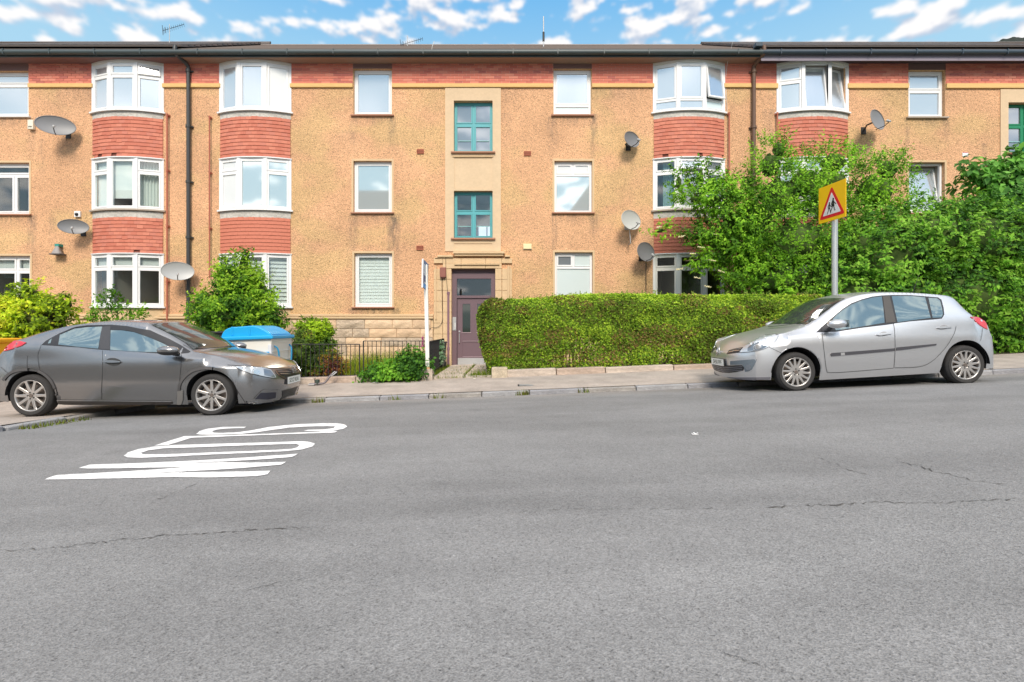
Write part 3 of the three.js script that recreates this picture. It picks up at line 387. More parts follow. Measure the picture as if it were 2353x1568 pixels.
{ // stair surround, door case and door of the middle block
  const { b, lx, ly } = mid, sur = (L, x0, x1, y0, y1, B, holes) => { const s = new THREE.Shape([[x0, y0], [x1, y0], [x1, y1], [x0, y1]].map((p) => new THREE.Vector2(L.lx(p[0]), L.ly(p[1])))); for (const h of holes) s.holes.push(new THREE.Path([[h[0], h[2]], [h[0], h[3]], [h[1], h[3]], [h[1], h[2]]].map((p) => new THREE.Vector2(L.lx(p[0]), L.ly(p[1]))))); const g = new THREE.ExtrudeGeometry(s, { depth: .03, bevelEnabled: false }); g.translate(0, 0, -.003); mesh('stair_surround', g, M.render, L.b); };
  sur(mid, 1023, 1151, 578, 203, 0, [[1043, 1132, 350, 232], [1044, 1131, 434, 363], [1043, 1132, 548, 439], [1044, 1131, 576, 560]]);
  sur(right, 2298, 2424, 706, 206, 0, [[2316, 2404, 352, 236], [2316, 2404, 550, 441]]);
  mesh('recessed_panel', box(lx(1044), lx(1131), ly(434), ly(363), -.02, .008), M.render, b); mesh('recessed_panel', box(lx(1044), lx(1131), ly(576), ly(560), -.02, .008), M.render, b);
  mesh('ledge', rbox(lx(1040), lx(1134), ly(362), ly(359), 0, .05, .008), M.dress, b);
  // stone door case: blocks, architrave and stepped hood
  const R = mulberry(77), blk = (x0, x1, y0, y1, z) => mesh('stone_block', rbox(lx(x0) + .003, lx(x1) - .003, ly(y1) + .003, ly(y0) - .003, -.3, z, .008), M.dress, b);
  let y = 618; while (y < 842) { const h = Math.min(25, 843 - y); blk(1018, 1038, y, y + h, .075 + R() * .006); blk(997, 1017.5, y, y + h, .055 + R() * .006); blk(1138, 1153, y, y + h, .075 + R() * .006); blk(1153.5, 1177, y, y + h, .055 + R() * .006); y += h; }
  for (const [a, c] of [[1018, 1060], [1060, 1116], [1116, 1153]]) blk(a, c, 606, 618, .085);
  for (const [a, c] of [[997, 1018], [1018, 1060], [1060, 1116], [1116, 1153], [1153, 1177]]) blk(a, c, 594, 606, .06);
  mesh('hood_mould', merge([rbox(lx(1042), lx(1160), ly(585), ly(580), -.02, .17, .012), rbox(lx(1045), lx(1157), ly(590), ly(585.3), -.02, .13, .012), rbox(lx(1006), lx(1042) - .005, ly(592), ly(588), -.02, .12, .01), rbox(lx(1160) + .005, lx(1172), ly(592), ly(588), -.02, .12, .01), rbox(lx(1045), lx(1148), ly(610), ly(607), .08, .13, .008), rbox(lx(1000), lx(1042), ly(594), ly(592.3), -.02, .09, .006)]), M.dress, b);
  mesh('architrave', merge([rbox(lx(1166), lx(1170), ly(735), ly(612), .05, .085, .01), rbox(lx(1171), lx(1174), ly(735), ly(612), .05, .078, .01), rbox(lx(1001), lx(1004), ly(735), ly(612), .05, .085, .01)]), M.dress, b);
  const D = -.17, fr = mesh('door_frame', merge([box(lx(1038), lx(1049), ly(843), ly(628), D, D + .09), box(lx(1128), lx(1138), ly(843), ly(628), D, D + .09), box(lx(1049), lx(1128), ly(640), ly(628), D, D + .09), box(lx(1049), lx(1128), ly(685), ly(679), D, D + .10), box(lx(1038), lx(1138), ly(628), ly(618), D - .03, D + .05)]), M.door, b);
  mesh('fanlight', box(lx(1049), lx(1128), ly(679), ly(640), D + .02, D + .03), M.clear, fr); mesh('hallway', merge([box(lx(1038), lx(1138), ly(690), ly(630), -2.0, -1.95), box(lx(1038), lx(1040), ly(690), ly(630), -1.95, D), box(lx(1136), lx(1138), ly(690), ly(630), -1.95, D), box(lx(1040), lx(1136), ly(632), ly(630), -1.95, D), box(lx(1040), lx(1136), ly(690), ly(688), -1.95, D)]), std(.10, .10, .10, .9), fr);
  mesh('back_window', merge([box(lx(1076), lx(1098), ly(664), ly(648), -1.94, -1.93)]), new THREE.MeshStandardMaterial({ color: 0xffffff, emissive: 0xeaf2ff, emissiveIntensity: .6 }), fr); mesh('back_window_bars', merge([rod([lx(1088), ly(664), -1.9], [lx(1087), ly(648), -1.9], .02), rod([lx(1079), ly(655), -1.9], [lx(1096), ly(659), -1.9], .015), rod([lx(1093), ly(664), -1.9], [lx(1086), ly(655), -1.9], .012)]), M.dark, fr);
  mesh('entry_panel', merge([rbox(lx(1039.2), lx(1047.5), ly(760), ly(729), D + .088, D + .108, .006)]), M.steelDull, fr); for (let i = 0; i < 5; i++) mesh('call_button', box(lx(1044), lx(1046.3), ly(744 + i * 2.8), ly(742.4 + i * 2.8), D + .107, D + .113), M.white, fr);
  const door = mesh('door', merge([box(lx(1050), lx(1062), ly(840), ly(686), D + .02, D + .065), box(lx(1115), lx(1127.5), ly(840), ly(686), D + .02, D + .065), box(lx(1080), lx(1096), ly(764), ly(698), D + .02, D + .064), box(lx(1062), lx(1115), ly(698), ly(686), D + .02, D + .064), box(lx(1062), lx(1115), ly(784), ly(764), D + .02, D + .064), box(lx(1062), lx(1115), ly(820), ly(784), D + .02, D + .045), box(lx(1062), lx(1115), ly(840), ly(820), D + .02, D + .064)]), M.door, b);
  for (const [a, c] of [[1062, 1080], [1096, 1115]]) mesh('door_glass', box(lx(a), lx(c), ly(764), ly(698), D + .03, D + .04), phys(.02, .03, .02, .04, 0, { ior: 1.7 }), door);
  mesh('bead', merge([box(lx(1062), lx(1115), ly(785.2), ly(784), D + .045, D + .07), box(lx(1062), lx(1115), ly(821.2), ly(820), D + .045, D + .07), box(lx(1060), lx(1082), ly(765.4), ly(764), D + .06, D + .075), box(lx(1094), lx(1117), ly(765.4), ly(764), D + .06, D + .075)]), std(.40, .30, .33, .45), door);
  mesh('kick_plate', box(lx(1051), lx(1127), ly(839), ly(823.5), D + .064, D + .068), M.steel, door);
  mesh('handle', merge([rod([lx(1055), ly(788), D + .11], [lx(1055), ly(767), D + .11], .014), rod([lx(1055), ly(786), D + .06], [lx(1055), ly(786), D + .11], .011), rod([lx(1055), ly(769), D + .06], [lx(1055), ly(769), D + .11], .011)]), M.steel, door);
  mesh('lock', new THREE.CylinderGeometry(.025, .025, .02, 12).rotateX(Math.PI / 2).translate(lx(1055), ly(762), D + .07), M.steel, door);
  mesh('threshold', rbox(lx(1038), lx(1138), ly(846), ly(842), -.3, .12, .01), M.sillGrey, b);
  // air bricks set into the wall
  for (const [L, px, py] of [[mid, 966, 348.5], [mid, 965, 570], [mid, 1212, 353], [mid, 853, 788]]) { const v = mesh('air_brick', merge([box(L.lx(px) - .10, L.lx(px) + .10, L.ly(py) + .045, L.ly(py) + .062, .0, .035), box(L.lx(px) - .10, L.lx(px) + .10, L.ly(py) - .062, L.ly(py) - .045, .0, .035), ...[-.095, -.06, -.03, 0, .03, .06, .095].map((d) => box(L.lx(px) + d - .006, L.lx(px) + d + .006, L.ly(py) - .045, L.ly(py) + .045, 0, .034)), ...[-.02, .02].map((d) => box(L.lx(px) - .09, L.lx(px) + .09, L.ly(py) + d - .005, L.ly(py) + d + .005, 0, .033))]), M.vent, L.b); mesh('vent_back', box(L.lx(px) - .095, L.lx(px) + .095, L.ly(py) - .045, L.ly(py) + .045, .0, .016), M.dark, v); }
}
{ // pipes on the facade
  const down = (L, px, y0, y1, r, m, name, swan) => { const x = L.lx(px), g = [rod([x, L.ly(y1), .09], [x, L.ly(y0), .09], r, r, 12)]; for (let y = y0 + 2; y < y1; y += 127) g.push(rod([x, L.ly(y) - .035, .09], [x, L.ly(y) + .035, .09], r * 1.35, r * 1.35, 12), box(x - r * 2, x + r * 2, L.ly(y) - .02, L.ly(y) + .02, .0, .06)); if (swan) g.push(tube([[x + swan, L.ly(132) + .1, .44], [x + swan, L.ly(140), .44], [x + swan * .5, L.ly(148), .28], [x, L.ly(157), .10], [x, L.ly(166), .09]], r, 30, 10)); return mesh(name, merge(g), m, L.b); };
  down(left, 437 - .1, 164, 745, .052, M.pipe, 'downpipe', -.15); down(mid, 1729, 166, 760, .055, M.pipeBrown, 'downpipe', .12);
  mesh('rainwater_head', rbox(mid.lx(1716), mid.lx(1731), mid.ly(131), mid.ly(121), .40, .58, .02), M.gutterBlue, mid.b);
  down(left, 388, 265, 780, .022, M.pipeRed, 'waste_pipe'); down(mid, 485, 270, 640, .018, M.pipeRed, 'waste_pipe'); down(mid, 1673, 262, 640, .02, M.pipeRed, 'waste_pipe'); down(right, 1783, 262, 420, .02, M.pipeRed, 'waste_pipe');
  down(mid, 1031, 672, 838, .03, std(.24, .13, .17, .6), 'conduit');
  mesh('cable', merge([tube([[mid.lx(1016), mid.ly(648), .09], [mid.lx(1017), mid.ly(700), .095], [mid.lx(1016), mid.ly(742), .09], [mid.lx(1007), mid.ly(752), .085], [mid.lx(992), mid.ly(754), .08], [mid.lx(985), mid.ly(762), .08]], .006, 40, 5), tube([[mid.lx(1025), mid.ly(588), .09], [mid.lx(1026), mid.ly(630), .09], [mid.lx(1030), mid.ly(680), .09]], .006, 20, 5), tube([[mid.lx(1484), mid.ly(596), .03], [mid.lx(1484), mid.ly(640), .03], [mid.lx(1484), mid.ly(700), .03]], .010, 20, 5)]), M.black, mid.b);
  mesh('cable', merge([tube([[left.lx(427), left.ly(642), .05], [left.lx(430), left.ly(690), .04], [left.lx(426), left.ly(745), .04]], .007, 20, 5), tube([[left.lx(395), left.ly(725), .03], [left.lx(410), left.ly(724), .03], [left.lx(430), left.ly(725), .03]], .007, 10, 5)]), M.black, left.b);
  mesh('cable', merge([tube([[mid.lx(1004), mid.ly(117), .5], [mid.lx(999), mid.ly(130), .5], [mid.lx(997), mid.ly(143), .43]], .008, 10, 5), tube([[mid.lx(1667), mid.ly(118), .5], [mid.lx(1668), mid.ly(160), .06], [mid.lx(1670), mid.ly(262), .03]], .006, 24, 5)]), M.whiteOld, mid.b);
}
// satellite dishes: same build, sizes as seen
function dish(px, py, w, h, label, o = {}) {
  const off = o.off ?? .42, Z = WALL - off, t = thing('satellite_dish', [PX(px, Z), PY(py, Z), -Z], label, 'satellite dish', 'satellite dishes on the tenement wall');
  const g = new THREE.LatheGeometry([...Array(9)].map((_, i) => new THREE.Vector2(i / 8 * .5, (i / 8) ** 2 * .085)).concat([new THREE.Vector2(.5, .098), new THREE.Vector2(.485, .10)]), 40); g.rotateX(Math.PI / 2); g.scale(w, h, .62);
  const yaw = .56, q = new THREE.Euler(-.10, yaw, o.roll ?? 0, 'YXZ'), rot = (ge) => { ge.applyMatrix4(new THREE.Matrix4().makeRotationFromEuler(q)); return ge; };
  mesh('reflector', rot(g), new THREE.MeshStandardMaterial({ color: (o.m ?? M.dish).color, roughness: .5, metalness: .1, side: THREE.DoubleSide }), t);
  mesh('arm', rot(merge([rod([0, -h * .46, -.02], [0, -h * .44, .20], .011), rod([0, -h * .44, .20], [0, -h * .30, .33], .011)])), M.black, t);
  mesh('receiver', rot(merge([rod([0, -h * .30, .33], [0, -h * .22, .27], .026, .034, 12), rod([0, -h * .34, .355], [0, -h * .30, .33], .02, .026, 10)])), M.dishPale, t);
  const bx = .10, bk = [rod([0, -.02, -.04], [-.10, -.05, -.20], .02), rod([-.10, -.05, -.20], [bx - .1, -.10, -off + .01], .02), box(bx - .17, bx - .03, -.2, .0, -off + .002, -off + .02)]; if (o.mast) bk.push(rod([0, -.02, -.06], [.04, -h / 2 - .35, -.06], .014), rod([.04, -h / 2 - .35, -.06], [.04, -h / 2 - .35, -off], .014)); mesh('bracket', merge(bk), o.mast ? M.steelDull : M.black, t);
  return t;
}
dish(128, 290, .90, .54, 'largest grey dish, right of the small white box at the far left');
dish(169, 522, .70, .42, 'grey dish above the hooded lamp, left of the first bow window', { off: .34 });
dish(408, 624, .80, .52, 'pale grey dish over a red pipe, between the two left bow windows', { m: M.dishPale });
dish(1449, 322, .58, .45, 'topmost small dark grey dish left of the right-hand bow window', { off: .3 });
dish(1447, 507, .74, .56, 'pale whitish dish with hanging cable, middle one of the three left of the bow window', { m: std(.55, .56, .54, .5), off: .36, mast: true });
dish(1481, 580, .68, .55, 'dark grey dish just above the clipped hedge, beside the right-hand bow window', { off: .36 });
dish(2012, 277, .82, .56, 'dark grey dish on a long black bracket, above the big shrubs on the right', { off: .5, m: std(.25, .26, .28, .5, .1) });
{ // small boxes and lamps on the wall
  const wallThing = (name, px, py, label, cat, parts) => { const t = thing(name, [fx(px), fy(py), -WALL], label, cat); for (const [n, g, m] of parts) mesh(n, g, m, t); return t; };
  wallThing('alarm_box', 75, 289, 'small white box left of the largest dish', 'alarm box', [['casing', rbox(-.08, .08, -.13, .14, .0, .09, .015), M.cream], ['lower_slot', merge([box(-.05, .05, -.075, -.062, .088, .094), box(-.05, .05, -.052, -.043, .088, .094)]), M.black]]);
  wallThing('security_lamp', 180, 493, 'small white square fitting with dark round lens above a grey dish', 'lamp', [['casing', rbox(-.085, .085, -.085, .085, 0, .06, .01), M.white], ['lens', new THREE.SphereGeometry(.045, 16, 12).translate(0, -.01, .07), M.black]]);
  wallThing('hooded_lamp', 140, 576, 'grey hooded lamp with a green cap on the wall at far left', 'lamp', [['hood', new THREE.CylinderGeometry(.05, .15, .22, 4, 1, false).rotateY(Math.PI / 4).scale(1, 1, .8).translate(0, 0, .12), std(.30, .28, .27, .6)], ['cap', box(-.06, .06, .10, .17, .0, .15), std(.03, .28, .24, .6)], ['tray', rbox(-.15, .16, -.145, -.11, 0, .24, .01), std(.10, .09, .09, .6)]]);
  wallThing('wall_box', 1212, 567, 'cream rectangular cover plate right of the entrance', 'cover plate', [['plate', rbox(-.12, .12, -.075, .075, 0, .05, .01), std(.80, .70, .42, .6)], ['rim', box(-.13, .13, -.085, -.076, 0, .03), M.cream]]);
  wallThing('junction_box', 1019, 628, 'maroon box with a cable beside the entrance door', 'junction box', [['casing', rbox(-.085, .085, -.13, .15, .06, .17, .012), M.maroon], ['base', rbox(-.06, .06, -.165, -.131, .06, .15, .012), std(.12, .05, .04, .7)]]);
  wallThing('notice_plate', 2218, 355, 'tiny white and red notice on the wall above the right-hand shrubs', 'notice', [['plate', rbox(-.085, .085, -.06, .06, 0, .015, .004), M.white], ['red_strip', box(-.08, .08, .045, .058, .014, .018), std(.6, .03, .03, .6)]]);
}
// aerials on the roofs
function aerial(px, yTop, yBot, Z, beamY, len, yaw, label, spares) {
  const t = thing('tv_aerial', [PX(px, Z), PY(yBot, Z), -Z], label, 'aerial'), y = (py) => PY(py, Z) - PY(yBot, Z), g = [], H = y(beamY);
  mesh('mast', rod([0, -.6, 0], [0, y(yTop), 0], len ? .012 : .018), M.steelDull, t);
  if (!len) { mesh('collar', rod([0, H, 0], [0, H + .3, 0], .035), M.black, t); return; }
  for (let i = 0; i < 11; i++) { const x = lerp(-.2, len, i / 10), k = .11 - i * .004; g.push(rod([x, H + x * .3 - k, -.02], [x, H + x * .3 + k * .6, .02], .005)); } mesh('beam', merge([rod([-.24, H - .07, 0], [len, H + len * .3, 0], .008), ...g]), M.black, t);
  mesh('rear_element', merge([rod([-.22, H - .22, 0], [-.25, H + .12, 0], .008), rod([-.15, H - .15, 0], [-.16, H + .06, 0], .007)]), M.black, t);
}
aerial(389, 56, 108, 18, 66, .5, .3, 'fish bone TV aerial on the left-hand roof'); aerial(936, 82, 114, 18, 99, .52, .3, 'TV aerial on the low roof left of the tall plain mast'); aerial(1249, 38, 112, 17, 95, 0, 0, 'tall plain grey mast rising from the middle roof');
// houses over the road, seen mirrored in the upper windows
function house(X, Z, label, w) {
  const t = thing('house', [X, roadY(X, 0), Z], label, 'house', 'houses across the road behind the viewer'), wm = std(.36, .31, .27, .9);
  mesh('wall', box(-w / 2, w / 2, -1, 9, 0, 9), wm, t); const e = w / 2 + .4, s = new THREE.BufferGeometry(); s.setAttribute('position', new THREE.Float32BufferAttribute([-e, 9, -.4, e, 9, -.4, e, 9, 9.4, -e, 9, 9.4, -e + 3.6, 14.2, 4.5, e - 3.6, 14.2, 4.5], 3)); s.setIndex([0, 4, 5, 0, 5, 1, 1, 5, 2, 2, 5, 4, 2, 4, 3, 3, 4, 0]); s.computeVertexNormals(); mesh('roof', s, std(.09, .09, .10, .9), t);
  for (const y of [.9, 3.4, 5.9]) for (const x of [-w * .36, -w * .12, w * .12, w * .36]) { const f = mesh('window', box(x - .7, x + .7, y, y + 1.5, -.06, 0), M.white, t); mesh('pane', box(x - .6, x + .6, y + .1, y + 1.4, -.08, -.062), M.mirrorDim, f); }
}
[-35, -15, 13, 34].forEach((x, i) => house(x, 13, ['first', 'second', 'third', 'fourth'][i] + ' house from the left across the road, mirrored in the upper windows', 17.5));
// ---------------------------------------------------------------- planting
function leafGeo(L, W, bend = .25) { const g = new THREE.BufferGeometry(), h = W / 2, P = [0, 0, 0, -h, L * .45, bend * W, 0, L * .5, 0, h, L * .45, bend * W, 0, L, -bend * W * .6]; g.setAttribute('position', new THREE.Float32BufferAttribute(P, 3)); g.setIndex([0, 2, 1, 0, 3, 2, 1, 2, 4, 2, 3, 4]); g.computeVertexNormals(); return g; }
const leafMat = () => new THREE.MeshPhysicalMaterial({ color: 0xffffff, roughness: .66, metalness: 0, specularIntensity: .35, transmission: .42, thickness: 0, ior: 1.4, side: THREE.DoubleSide });
function leafTurn(q, n, R, droop = .2) { const a = V(R() - .5, R() - .5 - droop, R() - .5); a.addScaledVector(n, -a.dot(n) + .15).normalize(); const x = V().crossVectors(a, n).normalize(), z = V().crossVectors(x, a); return q.setFromRotationMatrix(new THREE.Matrix4().makeBasis(x, a, z)); }
const mLeaf = leafMat(), mBark = std(.14, .10, .07, .95);
// blobs: [x, y, z, rx, ry, rz] relative to the plant's base; sprays of leaves grow out of their surfaces
function foliage(parent, blobs, o) {
  const R = mulberry(o.seed), list = [], area = blobs.map((b) => (b[3] * b[4] + b[4] * b[5] + b[3] * b[5]) * (b[6] ?? 1)), tot = sum(area), q = new THREE.Quaternion(), m = new THREE.Matrix4(), up = V(0, 1, 0), col = new THREE.Color();
  const inside = (x, y, z, me) => blobs.some((b, i) => i !== me && ((x - b[0]) / b[3]) ** 2 + ((y - b[1]) / b[4]) ** 2 + ((z - b[2]) / b[5]) ** 2 < .55);
  let guard = 0; while (list.length < o.n && guard++ < o.n * 4) {
    let t = R() * tot, i = 0; while (t > area[i] && i < blobs.length - 1) t -= area[i++];
    const b = blobs[i]; let dx = R() * 2 - 1, dy = R() * 2 - 1, dz = R() * 2 - 1; const l = Math.hypot(dx, dy, dz); if (l > 1 || l < .05) continue; dx /= l; dy /= l; dz /= l; if (dz < -.55) continue;
    const lump = 1 + (o.lump ?? .18) * N3(b[0] + dx * 2.6, b[1] + dy * 2.6, o.seed + dz * 2.6) * 1.6, r = lump * (1 - (o.depth ?? .35) * R() ** 2.2); const x = b[0] + dx * b[3] * r, y = b[1] + dy * b[4] * r, z = b[2] + dz * b[5] * r; if (y < .02 || inside(x, y, z, i)) continue; if (o.front && z > o.front) continue;
    const gap = N3(x * 1.9 + o.seed, y * 1.9, z * 1.9); if (gap < -(o.gap ?? .62)) continue;
    const dir = V(dx * .8 + (R() - .5) * .9, dy * .5 + (o.rise ?? .35) + (R() - .5) * .7, dz * .8 + (R() - .5) * .9).normalize(), k = o.per ?? 7, SL = (o.spray ?? .22) * (.6 + R() * .9), tone = .5 + .5 * clamp(N3(x * 1.3, y * 1.3, o.seed + z * 1.3) * 1.1, -1, 1);
    for (let j = 0; j < k; j++) {
      const f = (j + .5) / k; leafTurn(q, V(dx * .8 + (R() - .5) * 1.1, dy * .6 + .45 + (R() - .5) * .9, dz * .8 + .25 + (R() - .5) * 1.1).normalize(), R, o.droop ?? .1); const s = .65 + R() * .7;
      m.compose(V(x + dir.x * SL * f, y + dir.y * SL * f, z + dir.z * SL * f), q, V(s, s, s)); const a = o.cols[Math.floor(clamp(tone + (R() - .5) * .55, 0, .999) * o.cols.length)], v = .75 + R() * .5; list.push([m.clone(), [a[0] * v, a[1] * v, a[2] * v]]);
    }
  }
  const im = new THREE.InstancedMesh(leafGeo(o.L, o.W, o.bend ?? .25), o.mat ?? mLeaf, list.length); list.forEach(([mm, c], i) => { im.setMatrixAt(i, mm); im.setColorAt(i, col.setRGB(...c)); }); im.name = o.name ?? 'foliage'; im.userData.kind = 'stuff'; im.castShadow = im.receiveShadow = true; parent.add(im); return im;
}
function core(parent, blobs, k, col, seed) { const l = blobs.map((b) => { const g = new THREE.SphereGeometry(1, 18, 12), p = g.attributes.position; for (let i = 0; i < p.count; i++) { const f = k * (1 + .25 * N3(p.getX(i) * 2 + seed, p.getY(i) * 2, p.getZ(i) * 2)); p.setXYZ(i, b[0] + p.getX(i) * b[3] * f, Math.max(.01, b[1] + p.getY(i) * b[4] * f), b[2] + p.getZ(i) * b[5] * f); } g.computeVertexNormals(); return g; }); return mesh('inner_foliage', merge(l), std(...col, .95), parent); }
function stems(parent, list, m = mBark, n = 'stem') { for (const [a, b, r, r2] of list) mesh(n, rod(a, b, r, r2 ?? r * .5, 6), m, parent); }
function shrub(name, px, Z, label, cat, blobsPx, o, ground) {   // blobs given as [px, py, rx, ry] seen at depth Z, with a depth radius
  const X = PX(px, Z), Y = ground ?? gardenY(X), t = thing(name, [X, Y, -Z], label, cat), k = Z / F, B = blobsPx.map((b) => [PX(b[0], Z) - X, PY(b[1], Z) - Y, b[5] ?? 0, b[2] * k, b[3] * k, b[4] ?? b[2] * k * .8]);
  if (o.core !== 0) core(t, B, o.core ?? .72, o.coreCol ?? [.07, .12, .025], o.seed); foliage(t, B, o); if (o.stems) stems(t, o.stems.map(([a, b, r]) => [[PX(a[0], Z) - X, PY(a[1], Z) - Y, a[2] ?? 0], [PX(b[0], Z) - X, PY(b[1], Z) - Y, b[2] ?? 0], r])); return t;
}
const greens = [[.072, .188, .014], [.123, .297, .018], [.189, .423, .022], [.275, .564, .032], [.377, .673, .050]];
const deep = [[.043, .133, .016], [.072, .204, .020], [.116, .297, .025], [.174, .423, .030], [.261, .532, .050]];
const lime = [[.10, .17, .012], [.17, .27, .015], [.27, .36, .02], [.38, .46, .03], [.45, .50, .05]];
const hedgeC = [[.139, .167, .027], [.139, .268, .024], [.232, .402, .030], [.372, .553, .043], [.527, .703, .065]];
{ // clipped hedge: leaves through the outer shell of a rounded bank, stems below
  const X0 = PX(1097, 11.55), X1 = 6.9, t = thing('hedge', [3, gardenY(3), -12], 'long clipped hedge with rounded left end, right of the purple door', 'hedge'), R = mulberry(91), list = [], col = new THREE.Color(), q = new THREE.Quaternion(), m = new THREE.Matrix4(), up = V(0, 1, 0);
  const topY = (X) => PY(lerp(694, 677.5, sstep(X0, X0 + 2.6, X)) + 1.6 * N3(X * 1.1, 2, 0), 11.6), botY = (X) => paveY(X, 11.5) + .10, zf = 11.45, zb = 12.75;
  const n = 200000; for (let i = 0; i < n; i++) {
    let X, Y, Z, nx = 0, ny = 0, nz = 1; const u = R(), dep = R() ** 2 * .16, k = R();
    X = lerp(X0, X1, R()); const yt = topY(X), yb = botY(X);
    if (k < .66) { Y = lerp(yb, yt, R()); Z = zf + dep + .05 * N3(X * 1.6, Y * 1.8, 1); ny = .1; const f = (yt - Y) / .32; if (f < 1) { Z += .26 * (1 - f) ** 2; ny = 1 - f; } const g = (Y - yb) / .55; if (g < 1) Z += .10 * (1 - g); }
    else if (k < .80) { Z = lerp(zf + .1, zb, R()); Y = yt - dep * .8 + .03 * N3(X * 2, Z * 2, 4); if (Z < zf + .32) Y -= .3 * (1 - (Z - zf) / .32) ** 2 * .5; ny = 1; nz = .2; }
    else { Z = lerp(zf + .03, zb, R() ** 1.5); Y = lerp(yb, yt - .06 - .24 * Math.max(0, 1 - (Z - zf) / .5) ** 1.5, R()); X = X0 + dep * 1.6; nx = -1; nz = .5; }
    const fy2 = clamp((Y - yb) / (yt - yb)), xl = X0 + .42 * Math.max(0, .55 - fy2) ** 1.1 + .42 * Math.max(0, (fy2 - .68) / .32) ** 2.3 + (Z < zf + .35 ? .15 * (1 - (Z - zf) / .35) ** 2 : 0); if (k < .80 && X < xl + .02) continue; if (k >= .80) X = xl + dep * 1.6 + .03 * N3(Y * 3, Z * 3, 2);
    const bare = sstep(.44, .04, fy2) * (.55 + .7 * fbm(X * 1.1, 3, 5, 2)) * (X > .3 ? 1 : .15); if (R() < bare * 1.15 && k < .66) continue; const thin = fbm(X * .9 + 4, Y * 1.8, 8, 3); if (thin < -.28 && R() < .55 && k < .66) continue;
    leafTurn(q, V(nx + (R() - .5) * 1.2, ny + .25 + (R() - .5) * 1.1, nz * .9 + (R() - .5) * 1.2).normalize(), R, .1); const s = .6 + R() * .8; m.compose(V(X - 3, Y - t.position.y, -Z + 12), q, V(s, s, s));
    const tone = clamp(.40 + .5 * fbm(X * .7, Y * 1.1, 3, 3) + (ny > .6 ? .30 : 0) + (R() - .5) * .85, 0, .999), c = hedgeC[Math.floor(tone * 5)], dry = fbm(X * .8 + 30, Y * 1.5, 6, 3) > .12 && R() < .34 ? 1 : 0, v = .75 + R() * .5; list.push([m.clone(), dry ? [.30 * v, .22 * v, .07 * v] : [c[0] * v, c[1] * v, c[2] * v]]);  // leaves facing up get a lighter tone, light from above put into colour
  }
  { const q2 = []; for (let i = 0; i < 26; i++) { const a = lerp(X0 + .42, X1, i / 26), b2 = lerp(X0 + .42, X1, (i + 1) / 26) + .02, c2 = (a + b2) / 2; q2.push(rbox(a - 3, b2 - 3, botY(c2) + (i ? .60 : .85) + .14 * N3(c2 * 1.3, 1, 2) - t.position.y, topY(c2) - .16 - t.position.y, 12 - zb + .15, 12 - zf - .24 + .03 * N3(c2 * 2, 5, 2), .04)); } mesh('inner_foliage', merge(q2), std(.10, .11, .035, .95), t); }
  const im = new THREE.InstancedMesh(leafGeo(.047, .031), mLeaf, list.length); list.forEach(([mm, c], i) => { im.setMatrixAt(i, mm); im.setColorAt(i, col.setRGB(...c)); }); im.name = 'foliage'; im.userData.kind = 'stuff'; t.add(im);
  { const sh = []; for (let i = 0; i < 60; i++) { const X = lerp(X0 + .5, X1, R()), Z = 11.7 + R() * .8, y = topY(X) - t.position.y; sh.push(rod([X - 3, y - .12, 12 - Z], [X - 3 + (R() - .5) * .1, y + .03 + R() ** 2 * .14, 12 - Z + (R() - .5) * .1], .004, .002, 4)); const g = leafGeo(.05, .03); for (let k = 0; k < 4; k++) sh.push(g.clone().rotateZ((R() - .5) * 2.4).rotateY(R() * 6).translate(X - 3, y + .01 + R() * .08, 12 - Z)); } mesh('shoots', merge(sh), std(.20, .28, .04, .8, 0, { side: THREE.DoubleSide }), t).userData.kind = 'stuff'; }
  const st = []; for (let i = 0; i < 230; i++) { const X = lerp(X0 + .6, X1, R()), Z = 11.6 + R() * .7, y = botY(X) - .1; st.push(rod([X - 3, y - t.position.y, 12 - Z], [X - 3 + (R() - .5) * .3, y + .7 + R() * .7 - t.position.y, 12 - Z + (R() - .5) * .2], .010 + R() * .008, .005, 5)); } const s2m = mesh('stems', merge(st), std(.20, .15, .10, .95), t); s2m.userData.kind = 'stuff';
}
// the mass of shrubs on the right
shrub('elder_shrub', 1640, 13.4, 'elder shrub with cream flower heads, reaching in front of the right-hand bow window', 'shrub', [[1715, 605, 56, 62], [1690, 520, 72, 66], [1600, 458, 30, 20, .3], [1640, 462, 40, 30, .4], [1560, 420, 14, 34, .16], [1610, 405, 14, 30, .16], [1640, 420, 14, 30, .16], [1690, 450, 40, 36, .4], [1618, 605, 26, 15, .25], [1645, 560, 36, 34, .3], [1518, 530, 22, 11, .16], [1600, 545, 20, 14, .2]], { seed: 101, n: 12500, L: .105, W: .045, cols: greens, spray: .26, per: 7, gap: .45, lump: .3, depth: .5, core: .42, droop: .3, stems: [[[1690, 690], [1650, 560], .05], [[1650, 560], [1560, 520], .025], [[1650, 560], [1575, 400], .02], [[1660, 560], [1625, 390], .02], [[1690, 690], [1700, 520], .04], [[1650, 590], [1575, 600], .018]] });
{ const t = thing('elder_flowers', [PX(1610, 13.2), PY(580, 13.2), -13.2], 'flat cream flower heads scattered on the left side of the elder shrub', 'flowers'), R = mulberry(5), c = std(.72, .66, .40, .9); for (const [px, py] of [[1512, 524], [1565, 545], [1590, 585], [1610, 570], [1635, 600], [1640, 540], [1600, 640], [1655, 625], [1625, 660], [1560, 620]]) { const g = []; for (let i = 0; i < 26; i++) { const a = R() * 6.28, r = Math.sqrt(R()) * .09; g.push(new THREE.IcosahedronGeometry(.011, 0).translate(r * Math.cos(a), .02 * R(), r * Math.sin(a) * .8)); } const m = mesh('flower_head', merge(g), c, t); m.rotation.set(.3, 0, (R() - .5) * .6); m.position.set(PX(px, 13.0) - t.position.x, PY(py, 13.0) - t.position.y, .25); } }
